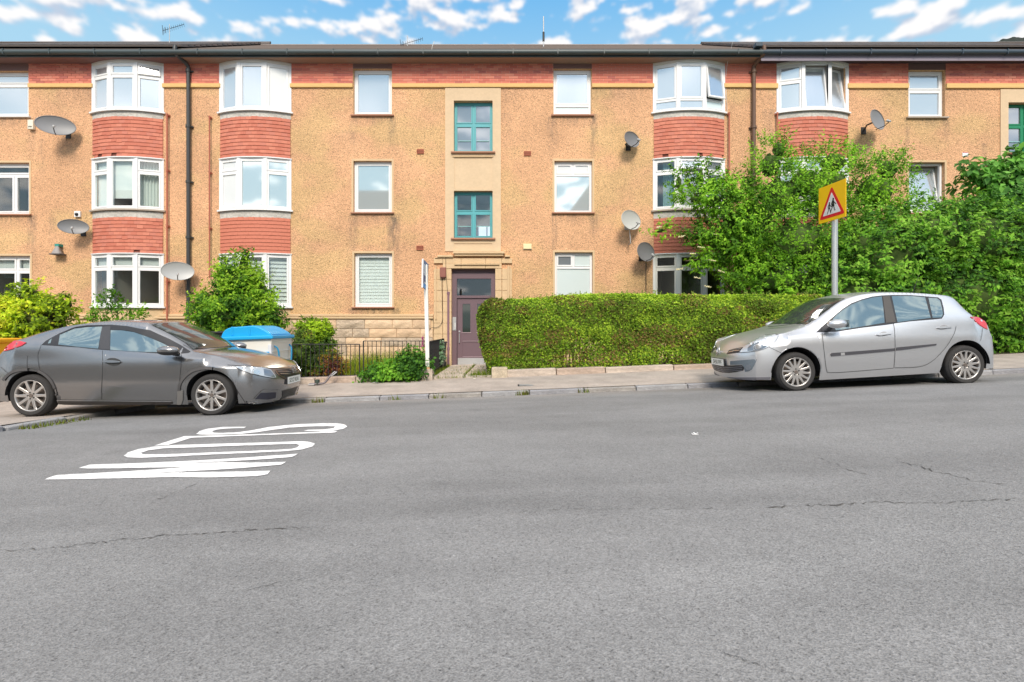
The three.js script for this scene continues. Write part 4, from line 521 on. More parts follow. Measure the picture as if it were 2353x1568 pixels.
shrub('privet_tree', 1860, 13.1, 'tall light green bushy shrub rising behind the school warning sign', 'shrub', [[1790, 450, 80, 70], [1770, 380, 40, 48, .5], [1900, 430, 85, 72], [1915, 375, 50, 40, .5], [1790, 345, 24, 34, .3], [1850, 420, 60, 60], [2010, 440, 70, 68], [2040, 390, 40, 36, .4], [1740, 500, 62, 70], [1830, 560, 120, 100], [1960, 560, 110, 90], [1800, 650, 120, 60]], { seed: 102, n: 30000, L: .075, W: .036, cols: greens, spray: .26, per: 8, gap: .55, lump: .24, depth: .45, rise: .6, core: .5, stems: [[[1840, 700], [1800, 480], .05], [[1850, 700], [1900, 450], .05], [[1860, 700], [2010, 460], .04], [[1800, 480], [1785, 345], .02], [[1900, 450], [1930, 350], .02]] });
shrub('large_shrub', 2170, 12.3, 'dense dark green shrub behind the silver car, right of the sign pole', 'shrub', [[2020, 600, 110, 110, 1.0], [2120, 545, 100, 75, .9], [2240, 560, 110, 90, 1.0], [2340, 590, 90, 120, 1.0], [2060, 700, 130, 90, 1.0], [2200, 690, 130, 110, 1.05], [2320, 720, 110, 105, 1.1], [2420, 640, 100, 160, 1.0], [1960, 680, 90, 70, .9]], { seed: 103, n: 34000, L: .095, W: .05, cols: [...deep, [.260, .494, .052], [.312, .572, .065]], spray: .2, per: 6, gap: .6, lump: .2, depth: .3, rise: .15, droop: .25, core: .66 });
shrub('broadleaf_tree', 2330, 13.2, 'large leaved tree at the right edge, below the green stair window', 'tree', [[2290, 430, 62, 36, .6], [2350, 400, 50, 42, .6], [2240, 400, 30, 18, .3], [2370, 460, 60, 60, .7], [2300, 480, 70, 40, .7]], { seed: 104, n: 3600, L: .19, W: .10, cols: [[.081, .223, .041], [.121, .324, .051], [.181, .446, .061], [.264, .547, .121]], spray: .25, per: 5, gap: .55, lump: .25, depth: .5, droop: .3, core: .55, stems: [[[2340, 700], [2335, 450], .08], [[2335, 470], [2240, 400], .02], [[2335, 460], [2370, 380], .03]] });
// left-hand planting
shrub('yellow_shrub', 60, 11.9, 'yellow green bushy shrub at the far left, behind the grey car', 'shrub', [[20, 750, 75, 50, .7], [95, 740, 60, 48, .6], [70, 690, 30, 36, .3], [130, 715, 32, 30, .35], [0, 715, 50, 26, .5], [150, 700, 18, 12, .15]], { seed: 111, n: 9500, L: .085, W: .042, cols: [[.155, .255, .018], [.310, .470, .018], [.528, .705, .026], [.714, .800, .037], [.776, .783, .089]], spray: .14, per: 8, gap: .55, lump: .2, depth: .4, core: .68, coreCol: [.05, .06, .012] });
shrub('sapling', 265, 13.2, 'wispy young plant in front of the ground floor bow window at left', 'plant', [[265, 735, 44, 22, .4], [285, 720, 36, 20, .3], [275, 678, 14, 12, .12], [250, 690, 22, 7, .12], [235, 725, 24, 14, .2]], { seed: 112, n: 1100, L: .10, W: .038, cols: greens, spray: .2, per: 7, gap: .5, depth: .8, core: 0, stems: [[[268, 760], [272, 675], .012], [[268, 740], [240, 690], .008], [[270, 750], [300, 705], .008]] });
shrub('laurel_bush', 548, 12.7, 'bright green glossy bush between the grey car and the left bow window', 'bush', [[545, 732, 70, 44, .9], [488, 722, 28, 34, .4], [600, 720, 34, 36, .4], [548, 672, 38, 44, .5], [510, 625, 9, 26, .12], [560, 610, 12, 26, .14], [535, 640, 12, 22, .14], [585, 648, 12, 24, .14], [604, 672, 14, 22, .16], [464, 700, 10, 24, .12], [630, 738, 18, 22, .24]], { seed: 113, n: 15000, L: .09, W: .042, cols: [[.041, .121, .011], [.081, .216, .014], [.162, .351, .016], [.270, .486, .027], [.378, .594, .041]], spray: .2, per: 8, gap: .6, lump: .24, depth: .38, rise: .7, core: .7, stems: [[[548, 790], [560, 600], .03], [[540, 790], [508, 610], .02]] });
shrub('spring_bush', 725, 12.9, 'small lime green bush between the blue lidded bin and the stone plinth', 'bush', [[728, 768, 32, 26, .42], [704, 752, 18, 14, .22], [742, 786, 22, 22, .3]], { seed: 114, n: 3800, L: .075, W: .036, cols: [[.068, .149, .014], [.162, .297, .016], [.324, .513, .020], [.432, .621, .027]], spray: .12, per: 7, gap: .7, depth: .35, core: .7 });
shrub('border_shrub', 715, 11.95, 'mixed dark shrub behind the left part of the iron railings', 'shrub', [[690, 815, 36, 50, .3], [735, 835, 42, 34, .3], [690, 860, 40, 20, .3]], { seed: 115, n: 4600, L: .06, W: .034, cols: [[.041, .081, .016], [.068, .135, .020], [.121, .203, .027], [.216, .257, .027], [.297, .135, .068]], spray: .12, per: 6, gap: .7, depth: .4, core: .7 });
shrub('barberry', 765, 11.85, 'rusty red and yellow low shrub behind the railings', 'shrub', [[765, 843, 28, 24, .25], [752, 828, 18, 14, .15]], { seed: 116, n: 1300, L: .05, W: .028, cols: [[.135, .041, .041], [.338, .135, .054], [.446, .270, .041], [.405, .351, .041], [.243, .095, .108]], spray: .1, per: 6, gap: .8, depth: .4, core: .65, coreCol: [.05, .03, .02] });
shrub('ivy_bush', 905, 11.35, 'dark green ivy sprawling over the railings beside the sign post', 'bush', [[888, 862, 34, 12, .18], [935, 856, 38, 17, .2], [936, 830, 12, 16, .12], [966, 846, 11, 20, .14], [864, 870, 24, 8, .14], [912, 871, 52, 8, .18]], { seed: 117, n: 3600, L: .07, W: .056, cols: deep, spray: .2, per: 5, gap: .5, depth: .5, lump: .4, core: .45 });
shrub('climber', 1006, 13.6, 'variegated pale green climber on the dark bin by the door', 'plant', [[1007, 812, 10, 27, .10]], { seed: 118, n: 520, L: .06, W: .045, cols: [[.135, .297, .149], [.243, .405, .230], [.378, .540, .351], [.095, .203, .095]], spray: .07, per: 4, gap: .9, depth: .3, core: .7 });
{ // long grass and weeds
  const blade = new THREE.BufferGeometry(); blade.setAttribute('position', new THREE.Float32BufferAttribute([-.006, 0, 0, .006, 0, 0, .003, .5, .06, -.003, .5, .06, 0, 1, .26], 3)); blade.setIndex([0, 1, 2, 0, 2, 3, 3, 2, 4]); blade.computeVertexNormals();
  const grass = (pts, label, cols, seed) => { const R = mulberry(seed), im = new THREE.InstancedMesh(blade, mLeaf, pts.length), d = new THREE.Object3D(), c = new THREE.Color(); pts.forEach(([x, y, z, h], i) => { d.position.set(x, y, z); d.rotation.set((R() - .5) * .7, R() * 6.28, (R() - .5) * .7); d.scale.set(1.3, h, h); d.updateMatrix(); im.setMatrixAt(i, d.matrix); const a = cols[Math.floor(R() * cols.length)], v = .7 + R() * .6; im.setColorAt(i, c.setRGB(a[0] * v, a[1] * v, a[2] * v)); }); im.name = numbered('grass'); tag(im, label, 'grass', null, 'stuff'); scene.add(im); };
  const R = mulberry(61), a = []; for (let i = 0; i < 5200; i++) { const x = PX(lerp(768, 985, R()), 12.4), z = 11.65 + R() * 2.6; if (fbm(x * 1.2, 1, z, 2) < -.22) continue; a.push([x, gardenY(x), -z, .22 + R() * .42 * (1 + .5 * N3(x * 1.5, 0, z))]); } grass(a, 'long yellow green grass behind the railings by the stone plinth', lime, 62);
  const w = []; for (let i = 0; i < 900; i++) { const r = R(), x = r < .5 ? -1.9 + R() * .16 : -1.06 + (Math.floor(R() * 3) - 1) * .7 + (R() - .5) * .05, z = 11.45 + R() * 3.3; w.push([x, gardenY(x) + .01, -z, .04 + R() * .09]); } for (let i = 0; i < 500; i++) { const x = -1.7 + R() * 1.3, z = 11.36 + Math.floor(R() * 6) * .535 + (R() - .5) * .05; w.push([x, gardenY(x) + .01, -z, .03 + R() * .08]); } for (let i = 0; i < 260; i++) { const a2 = R() * 6.28, r = Math.sqrt(R()) * .22, x = -.62 + r * Math.cos(a2) * 1.5, z = 11.5 + r * Math.sin(a2) * .6; w.push([x, gardenY(x), -z, .06 + R() * .14]); } grass(w, 'weeds and grass growing between the path slabs', [[.16, .22, .02], [.26, .32, .03], [.10, .19, .02]], 63);
  const k = []; for (const [px, py, n] of [[1200, 903, 60], [728, 921, 50], [905, 913, 20], [1340, 895, 14], [1010, 912, 16]]) { const x = PX(px, 9.22), z = 9.235; for (let i = 0; i < n; i++) { const dx = (R() - .5) * .22; k.push([x + dx, roadY(x + dx, z), -z + (R() - .5) * .04, .03 + R() * .10]); } } for (let i = 0; i < 170; i++) { const z = 6.8 + R() ** 1.6 * .9, x = edgeX(z) + .04 + R() * .22; k.push([x, roadY(x, z), -z, .02 + R() * .07]); } grass(k, 'small weeds along the kerb line', [[.14, .22, .02], [.24, .30, .03], [.20, .17, .05]], 64);
}
{ // foxglove behind the railings
  const Z = 12.2, x = PX(971, Z), t = thing('foxglove', [x, gardenY(x), -Z], 'single pink foxglove spike behind the railings near the sign post', 'flower'); mesh('stem', rod([0, 0, 0], [.01, .92, 0], .008, .004), std(.12, .22, .05), t); const R = mulberry(3); for (let i = 0; i < 10; i++) { const g = new THREE.ConeGeometry(.022, .05, 6).rotateZ(2.4 + R() * .5).translate((R() - .5) * .04, .68 + i * .024, (R() - .5) * .04); mesh('bell', g, std(.55, .06, .30, .7), t); } mesh('leaf', leafGeo(.3, .1).rotateZ(.9), std(.08, .18, .03), t);
}
// ---------------------------------------------------------------- railings, posts, signs, bins
{
  const seg = (x0, z0, x1, z1, top, label, n, g) => { const t = thing('iron_railing', [x0, gardenY(x0), -z0], label, 'railing', g), L = Math.hypot(x1 - x0, z1 - z0); for (let i = 0; i <= n; i++) { const f = i / n, x = (x1 - x0) * f, z = -(z1 - z0) * f, big = i === 0 || i === n; mesh(big ? 'post' : 'bar', rod([x, gardenY(x0 + x) - t.position.y - .02, z], [x, top - t.position.y, z], big ? .014 : .0075, big ? .014 : .0075, 6), M.iron, t); } mesh('rail', rod([0, top - t.position.y, 0], [x1 - x0, top - t.position.y, -(z1 - z0)], .011, .011, 6), M.iron, t); const yb = .13; mesh('rail', rod([0, gardenY(x0) + yb - t.position.y, 0], [x1 - x0, gardenY(x1) + yb - t.position.y, -(z1 - z0)], .010, .010, 6), M.iron, t); };
  const Z = 11.5, gy = (py) => PY(py, Z); seg(PX(672, Z), Z, PX(826, Z), Z, gy(791.5), 'left lower section of black iron railing', 15); seg(PX(835, Z), Z, PX(984, Z), Z, gy(784), 'taller section of black iron railing behind the ivy', 15); seg(PX(985, Z) + .02, Z + .05, PX(1020, 14.7), 14.7, gy(784) - .01, 'black iron railing running back along the path to the door', 26);
}
{ // agent's board on a white post
  const Z = 11.28, x = PX(983.5, Z), y = paveY(x, Z), t = thing('sign_post', [x, y - .02, -Z], 'white wooden post with a blue board, seen almost edge-on left of the door', 'sign post'), h = PY(600, Z) - y, tl = -.02;
  mesh('post', rbox(-.042 , .038, .30, h - .06, -.035, .035, .006).applyMatrix4(new THREE.Matrix4().makeShear(0, 0, tl, 0, 0, 0)), std(.80, .79, .74, .6), t); mesh('post_end', rbox(-.042, .038, .22, .299, -.036, .036, .004), std(.60, .36, .18, .8), t); mesh('spike', rod([0, .23, 0], [.005, -.12, 0], .028, .024, 8), M.iron, t);
  const g = new THREE.Group(); g.name = 'board'; g.position.set(-.055, h - .30, .05); g.rotation.set(0, 1.53, .0); g.rotateX(0.0); g.rotateZ(-.07); t.add(g); mesh('panel', box(-.27, .27, -.29, .30, -.012, .012), std(.06, .085, .22, .5), g);
  mesh('top_band', box(-.27, .27, .20, .30, .0121, .0145), std(.12, .22, .42, .5), g); mesh('bottom_band', box(-.27, .27, -.29, -.20, .0121, .0145), std(.08, .33, .72, .5), g); mesh('edge_strip', box(-.275, -.262, -.30, .31, -.016, .016), M.white, g);
  mesh('white_marks', merge([box(-.20, -.13, .02, .22, .0146, .0165), box(-.08, -.01, -.02, .22, .0146, .0165), box(.04, .10, .06, .20, .0146, .0165), box(-.14, -.09, .0, .06, .0146, .0165).rotateZ(.1), box(-.02, .02, -.14, .0, .0146, .0165).rotateZ(.12), box(.12, .15, -.12, .02, .0146, .0165).rotateZ(.3), box(-.12, .16, -.19, -.15, .0146, .0165)]), std(.72, .80, .86, .5), g);
}
{ // school warning sign
  const Z = 10.95, x = 6.77, y = paveY(x, Z), t = thing('warning_sign', [x, y, -Z], 'yellow backed school children warning sign on a grey pole', 'traffic sign'), top = PY(425, Z) - y;
  mesh('pole', rod([0, -.1, 0], [0, top - .05, 0], .058, .058, 20), phys(.50, .54, .55, .45, .55), t);
  const g = new THREE.Group(); g.name = 'sign_plate'; g.position.set(-.075, top - .37, .03); g.rotation.y = -1.47; t.add(g);
  mesh('backing', rbox(-.40, .40, -.385, .385, -.006, .006, .004), std(.98, .58, .0, .5), g);
  const tri = (r, b, z, m, n) => { const s = new THREE.Shape(), P = [0, 1, 2].map((i) => [r * Math.sin(i * 2.0944), r * Math.cos(i * 2.0944)]); P.forEach((p, i) => { const a = P[(i + 2) % 3], c = P[(i + 1) % 3], L = Math.hypot(a[0] - p[0], a[1] - p[1]), u = [p[0] + (a[0] - p[0]) / L * b, p[1] + (a[1] - p[1]) / L * b], v = [p[0] + (c[0] - p[0]) / L * b, p[1] + (c[1] - p[1]) / L * b]; i ? s.lineTo(...u) : s.moveTo(...u); s.quadraticCurveTo(p[0], p[1], v[0], v[1]); }); const e = new THREE.ExtrudeGeometry(s, { depth: .002, bevelEnabled: false }); e.translate(0, -.095, z); mesh(n, e, m, g); };
  tri(.435, .07, .0062, std(.72, .004, .02, .5), 'red_triangle'); tri(.305, .02, .0085, std(.78, .78, .80, .5), 'white_triangle');
  const K = std(.012, .012, .014, .6), fig = (ox, oy, s, skirt) => { const L = (a, b, r) => { const A = new THREE.Vector2(...a), B = new THREE.Vector2(...b), d = B.clone().sub(A), n = new THREE.Vector2(-d.y, d.x).normalize().multiplyScalar(r), e = new THREE.ExtrudeGeometry(new THREE.Shape([A.clone().add(n), B.clone().add(n.clone().multiplyScalar(.75)), B.clone().sub(n.clone().multiplyScalar(.75)), A.clone().sub(n)]), { depth: .0015, bevelEnabled: false }); return e; };
    const gs = [new THREE.CylinderGeometry(.020, .020, .0015, 16).rotateX(Math.PI / 2).translate(.004, .205, .0008), L([0, .185], [0, .10], .020), L([.0, .175], [.055, .115], .010), L([.055, .115], [.080, .105], .009), L([-.005, .175], [-.04, .135], .010), L([-.04, .135], [-.03, .085], .009), L([.005, .10], [.028, .045], .012), L([.028, .045], [.035, .0], .010), L([.035, 0], [.06, .0], .008), L([-.006, .10], [-.028, .045], .012), L([-.028, .045], [-.06, -.01], .010), L([-.06, -.01], [-.062, -.035], .008)]; if (skirt) gs.push(new THREE.ExtrudeGeometry(new THREE.Shape([[-.014, .18], [.014, .18], [.034, .075], [-.034, .075]].map((p) => new THREE.Vector2(...p))), { depth: .0015, bevelEnabled: false }));
    const ge = merge(gs); ge.scale(s, s, 1); ge.translate(ox, oy, .0108); mesh('child_symbol', ge, K, g); };
  fig(.045, -.185, 1.18, true); fig(-.065, -.20, .96, false);
  mesh('clip', merge([box(-.05, .05, .22, .25, -.07, -.007), box(-.05, .05, -.22, -.19, -.07, -.007)]), M.steelDull, g);
}
{ // big communal bin, blue lid
  const Zf = 9.95, x0 = PX(505, Zf), x1 = PX(624, Zf), w = x1 - x0, t = thing('communal_bin', [(x0 + x1) / 2, paveY((x0 + x1) / 2, 10.4) + .0, -10.45], 'large off-white wheeled bin with bright blue lid behind the grey car', 'bin'), h = PY(782, Zf) - t.position.y, cream = phys(.74, .72, .66, .55, 0), blue = phys(.01, .36, .72, .4, 0), dB = std(.02, .28, .52, .5);
  t.rotation.z = .035; t.rotation.y = .03; const s = new THREE.Shape([[-w / 2 + .06, .16], [w / 2 - .06, .16], [w / 2, h], [-w / 2, h]].map((p) => new THREE.Vector2(...p))), bg = new THREE.ExtrudeGeometry(s, { depth: .98, bevelEnabled: true, bevelSize: .012, bevelThickness: .012, bevelSegments: 2 }); bg.translate(0, 0, -.49); mesh('body', bg, cream, t);
  mesh('front_rail', rbox(-w / 2 + .05, w / 2 - .30, h - .30, h - .245, .49, .545, .012), std(.62, .66, .68, .5), t); mesh('front_rail_end', rbox(w / 2 - .30, w / 2 - .03, h - .30, h - .235, .49, .552, .012), blue, t);
  for (let i = 0; i < 5; i++) mesh('rib', rbox(w / 2 - .07, w / 2 + .012, .28 + i * .17, .295 + i * .17, -.44, .47, .005), cream, t); mesh('corner_post', rbox(w / 2 - .06, w / 2 + .006, .2, h - .1, .43, .515, .012), std(.66, .68, .72, .5), t);
  mesh('side_handle', merge([tube([[w / 2 - .01, h - .13, .36], [w / 2 + .05, h - .18, .34], [w / 2 + .05, h - .62, .22], [w / 2 + .05, h - .66, .10], [w / 2 + .05, h - .63, -.20], [w / 2 + .05, h - .18, -.34], [w / 2, h - .12, -.36]], .016, 60, 8)]), dB, t); mesh('blue_leg', rbox(w / 2 - .05, w / 2 + .04, .12, .52, -.46, -.32, .02), blue, t); mesh('bracket', rbox(w / 2 - .22, w / 2 - .05, h - .82, h - .68, .49, .53, .015), std(.22, .50, .60, .5), t);
  const rim = rbox(-w / 2 - .045, w / 2 + .06, h + .005, h + .075, -.53, .56, .02), ls = new THREE.Shape(); ls.moveTo(-w / 2 + .06, 0); ls.quadraticCurveTo(-w / 2 + .09, .15, -w / 2 + .24, .165); ls.lineTo(w / 2 - .36, .185); ls.quadraticCurveTo(w / 2 - .2, .17, w / 2 - .02, .02); ls.lineTo(w / 2 - .02, 0); const lg = new THREE.ExtrudeGeometry(ls, { depth: .86, bevelEnabled: true, bevelSize: .02, bevelThickness: .06, bevelSegments: 4, curveSegments: 10 }); lg.translate(0, h + .07, -.43); const lid = mesh('lid', merge([rim, lg]), blue, t);
  for (const x of [-w / 2 + .26, w / 2 - .40]) mesh('lid_rib', rbox(x - .02, x + .02, h + .09, h + .262, -.46, .50, .012), blue, lid); for (const [x, z] of [[-.5, .35], [.5, .35], [-.5, -.35], [.5, -.35]]) mesh('castor', new THREE.CylinderGeometry(.09, .09, .05, 16).rotateX(Math.PI / 2).translate(x * w * .8, .09, z), M.rubber, t);
}
{
  const bin = (x, Z, y, hh, w, label, m) => { const t = thing('wheelie_bin', [x, y, -Z], label, 'bin'), s = new THREE.Shape([[-w / 2 + .05, .06], [w / 2 - .05, .06], [w / 2, hh - .06], [-w / 2, hh - .06]].map((p) => new THREE.Vector2(...p))), g = new THREE.ExtrudeGeometry(s, { depth: .52, bevelEnabled: true, bevelSize: .01, bevelThickness: .01, bevelSegments: 2 }); g.translate(0, 0, -.26); mesh('body', g, m, t); mesh('lid', merge([rbox(-w / 2 - .02, w / 2 + .02, hh - .05, hh, -.32, .30, .02), rod([-w / 2, hh - .05, -.33], [w / 2, hh - .05, -.33], .018)]), m, t); for (const s2 of [-1, 1]) mesh('wheel', new THREE.CylinderGeometry(.1, .1, .05, 16).rotateZ(Math.PI / 2).translate(s2 * (w / 2 - .03), .1, -.24), M.rubber, t); };
  bin(PX(1004, 14.0), 14.05, gardenY(-2), PY(786, 13.8) - gardenY(-2), .42, 'dark grey bin with climber, against the wall left of the door', std(.04, .042, .048, .5));
  bin(PX(494, 10.9), 11.0, paveY(-6.2, 10.9), PY(762, 10.7) - paveY(-6.2, 10.9), .56, 'black wheelie bin between the grey car and the blue lidded bin', std(.015, .015, .017, .5));
  const x = PX(2, 10.3), t = thing('grit_bin', [x - .25, paveY(x, 10.3), -10.3], 'orange yellow grit bin at the left edge behind the grey car', 'grit bin'), o = std(.85, .40, .01, .5), h = PY(778, 10.1) - t.position.y; mesh('body', rbox(-.35, .35, 0, h - .08, -.3, .3, .04), o, t); mesh('lid', rbox(-.38, .38, h - .09, h, -.33, .33, .03), o, t); mesh('rib', rbox(.10, .13, .05, h - .1, .29, .325, .01), o, t);
}
{ // bent bar lying against the edging
  const Z = 11.1, x = PX(742, Z), y = paveY(x, Z), t = thing('bent_bar', [x, y, -Z], 'bent dark metal bar with forked end lying against the stone edging', 'scrap metal'), X = (px) => PX(px, Z) - x, Yy = (py) => PY(py, Z) - y; mesh('bar', tube([[X(716), .03, .12], [X(732), .035, .1], [X(748), .05, .06], [X(756), Yy(868), .02], [X(762), Yy(860), -.02]], .022, 40, 8), std(.16, .14, .15, .5, .3), t); mesh('fork', merge([tube([[X(760), Yy(863), -.01], [X(765), Yy(857), -.03], [X(769), Yy(854), -.04]], .012, 12, 6), tube([[X(761), Yy(865), .01], [X(768), Yy(860), .0], [X(773), Yy(855), -.02]], .012, 12, 6)]), M.steelDull, t); mesh('foot', rbox(X(714), X(728), .0, .035, .08, .16, .01), M.steel, t); mesh('shoe', rbox(X(728), X(736), .01, .12, .02, .12, .02), std(.04, .06, .05, .7), t);
}
{ const lit = (px, py, Z, sx, sz, label, m, cat, road) => { const x = PX(px, Z), t = thing('litter', [x, (road ? roadY(x, Z) : paveY(x, Z)) + .004, -Z], label, cat); const g = new THREE.PlaneGeometry(sx, sz, 5, 3).rotateX(-Math.PI / 2), p = g.attributes.position; for (let i = 0; i < p.count; i++) p.setY(i, .008 + .012 * N3(p.getX(i) * 30, i, px)); g.computeVertexNormals(); mesh('scrap', new THREE.ExtrudeGeometry(new THREE.Shape([[-sx / 2, -sz / 2], [sx / 2, -sz * .4], [sx * .45, sz / 2], [-sx * .4, sz * .45]].map((q) => new THREE.Vector2(...q))), { depth: .006, bevelEnabled: false }).rotateX(-Math.PI / 2), m, t); mesh('fold', g.translate(0, .004, 0), m, t); };
  const [lx2, lz2] = onRoad(1597, 1000); lit(1597, 1000, lz2, .055, .03, 'small white scrap of litter lying on the open road', M.white, 'litter', 1); lit(862, 884, 11.15, .10, .06, 'scrap of white litter on the pavement below the ivy', M.white, 'litter'); lit(1090, 866, 11.15, .05, .04, 'tiny pale scrap of litter near the path entrance', M.cream, 'litter'); }
// ---------------------------------------------------------------- cars
const mGlass = phys(.20, .27, .29, .03, .45, { ior: 1.7 }), mScreen = phys(.055, .065, .06, .03, .12, { ior: 1.9 }), mTrim = phys(.02, .02, .023, .35, 0), mSeam = std(.012, .012, .013, .8), mChrome = std(.75, .76, .78, .18, .9), mLamp = phys(.56, .60, .64, .14, .35, { clearcoat: .6 }), mLampDark = phys(.20, .23, .27, .1, .4, { clearcoat: 1 }), mRed = phys(.55, .012, .02, .12, 0, { clearcoat: 1 }), mRim = std(.60, .58, .56, .3, .75), mRimDark = std(.03, .028, .027, .7), mDisc = std(.20, .17, .15, .5, .6), mUnder = std(.010, .010, .011, .95);
function cat(pts, n) { // Catmull-Rom through rows of numbers
  const out = []; for (let i = 0; i < pts.length - 1; i++) { const a = pts[Math.max(0, i - 1)], b = pts[i], c = pts[i + 1], d = pts[Math.min(pts.length - 1, i + 2)]; for (let k = 0; k < n; k++) { const t = k / n, t2 = t * t, t3 = t2 * t; out.push(b.map((_, j) => .5 * (2 * b[j] + (c[j] - a[j]) * t + (2 * a[j] - 5 * b[j] + 4 * c[j] - d[j]) * t2 + (3 * b[j] - a[j] - 3 * c[j] + d[j]) * t3))); } } out.push(pts[pts.length - 1].slice()); return out;
}
function lin(xs, ys, x) { if (x <= xs[0]) return ys[0]; for (let i = 1; i < xs.length; i++) if (x <= xs[i]) return lerp(ys[i - 1], ys[i], (x - xs[i - 1]) / (xs[i] - xs[i - 1])); return ys[ys.length - 1]; }
function pchip(xs, ys, x) { const n = xs.length; if (x <= xs[0]) return ys[0]; if (x >= xs[n - 1]) return ys[n - 1]; let i = 0; while (x > xs[i + 1]) i++; const s = (k) => (ys[k + 1] - ys[k]) / (xs[k + 1] - xs[k]), m = (k) => { if (k === 0) return s(0); if (k === n - 1) return s(n - 2); const a = s(k - 1), b = s(k); return a * b <= 0 ? 0 : 2 * a * b / (a + b); }, h = xs[i + 1] - xs[i], t = (x - xs[i]) / h; return ys[i] * (1 + 2 * t) * (1 - t) ** 2 + h * m(i) * t * (1 - t) ** 2 + ys[i + 1] * t * t * (3 - 2 * t) + h * m(i + 1) * t * t * (t - 1); }

function car(o) {
  const t = thing('parked_car', o.pos, o.label, 'car'); t.rotation.set(0, o.yaw ?? 0, o.roll ?? 0, 'YXZ'); t.updateMatrixWorld(true); const inv = t.matrixWorld.clone().invert(), eye = V(0, CY, 0).applyMatrix4(inv), dirM = new THREE.Matrix4().extractRotation(inv);
  const ray = (px, py) => V((px - CX) / F, -(py - HY) / F, -1).applyMatrix4(dirM).normalize(), toZ = (px, py, z) => { const d = ray(px, py), k = (z - eye.z) / d.z; return [eye.x + d.x * k, eye.y + d.y * k]; };
  // outlines: near edge traced in the photograph, centre line by offsets from it
  const E = o.edge.map(([px, py, w, du, dh]) => { const [u, h] = toZ(px, py, w); return [u, h, w, du, dh]; }), nf = o.nf, nr = o.nr, sgn = Math.sign(E[E.length - 1][0] - E[0][0]);
  for (let i = 0; i < nf; i++) E[i][0] = E[nf - 1][0]; for (let i = E.length - nr; i < E.length; i++) E[i][0] = E[E.length - nr][0];
  const SUB = 6, D = cat(E, SUB), iF = (nf - 1) * SUB, iR = (E.length - nr) * SUB, S = [...Array(13)].map((_, i) => i / 12); for (let i = 0; i <= iF; i++) D[i][0] = D[iF][0]; for (let i = iR; i < D.length; i++) D[i][0] = D[iR][0];
  const stripP = (e, s) => { const k = Math.abs(s), pu = lerp(3.2, 2.0, sstep(.55, .75, e[1])), ph = 2.4; return [e[0] + e[3] * (1 - k ** pu), e[1] + e[4] * (1 - k ** ph), e[2] * s]; };
  const P = [], I = [], put = (p) => P.push(...p) / 3 - 1, NS = S.length * 2 - 1; const rows = D.map((e) => { const r = []; for (let j = 0; j < NS; j++) r.push(put(stripP(e, (j - (NS - 1) / 2) / ((NS - 1) / 2)))); return r; });
  for (let i = 0; i < D.length - 1; i++) for (let j = 0; j < NS - 1; j++) { const a = rows[i][j], b = rows[i][j + 1], c = rows[i + 1][j], d = rows[i + 1][j + 1]; sgn > 0 ? I.push(a, b, c, b, d, c) : I.push(a, c, b, b, c, d); }
  // sides
  const top = D.slice(iF, iR + 1), wf = D.slice(0, iF + 1), wr = D.slice(iR), uF = top[0][0], uR = top[top.length - 1][0];
  const cols = []; for (let i = 0; i < top.length; i++) { cols.push(top[i].slice(0, 3)); if (i < top.length - 1) { const n = Math.ceil(Math.abs(top[i + 1][0] - top[i][0]) / .05); for (let k = 1; k < n; k++) cols.push(top[i].slice(0, 3).map((v, j) => lerp(v, top[i + 1][j], k / n))); } }
  for (const a of o.arches) for (const q of [-1, -.995, -.97, -.92, -.85, -.72, .72, .85, .92, .97, .995, 1]) { const u = a[0] + a[2] * q; for (let i = 0; i < cols.length - 1; i++) { const f = (u - cols[i][0]) / (cols[i + 1][0] - cols[i][0]); if (f > .001 && f < .999) { cols.splice(i + 1, 0, cols[i].map((v, j) => lerp(v, cols[i + 1][j], f))); break; } } }
  const bottom = (u) => { let b = lin(o.sill[0], o.sill[1], u); for (const a of o.arches) { const d = Math.abs(u - a[0]); if (d < a[2]) b = Math.max(b, a[1] + Math.sqrt(Math.max(0, a[2] * a[2] - d * d)) * (a[3] ?? 1)); } return b; };
  const width = (u, h, ht, wt) => {
    const xs = [.15], ys = [o.w[0]]; for (const [hh, ww] of [[.32, o.w[1]], [.50, o.w[2]], [.70, o.w[3]], [.84, o.w[4]]]) if (hh < ht - .06) { xs.push(hh); ys.push(ww); } const hb = lin(o.belt[0], o.belt[1], u); if (ht > hb + .08) { xs.push(hb); ys.push(o.w[5]); } xs.push(ht); ys.push(wt); let w = pchip(xs, ys, h);
    const f = sstep(o.taperF, 0, Math.abs(u - uF)), r = sstep(o.taperR, 0, Math.abs(u - uR)); if (f > 0) w = lerp(w, lin(wf.map((e) => e[1]), wf.map((e) => e[2]), h), f * f); if (r > 0) { const q = wr.slice().reverse(); w = lerp(w, lin(q.map((e) => e[1]), q.map((e) => e[2]), h), r * r); } return w;
  };
  const VR = 22; for (const sd of [1, -1]) { const G = cols.map(([u, ht, wt]) => { const hb = Math.min(bottom(u), ht - .01), c = []; for (let k = 0; k <= VR; k++) { const h = lerp(hb, ht, k / VR); c.push(put([u, h, (k === VR ? wt : width(u, h, ht, wt)) * sd])); } return c; }); for (let i = 0; i < G.length - 1; i++) for (let k = 0; k < VR; k++) { const a = G[i][k], b = G[i + 1][k], c = G[i][k + 1], d = G[i + 1][k + 1]; (sgn > 0) === (sd > 0) ? I.push(a, b, c, b, d, c) : I.push(a, c, b, b, c, d); } }
  let g = new THREE.BufferGeometry(); g.setAttribute('position', new THREE.Float32BufferAttribute(P, 3)); g.setIndex(I); g = mergeVertices(g, 1e-3); g.computeVertexNormals(); const body = mesh('body', g, o.paint, t), bvh = new MeshBVH(g.clone());
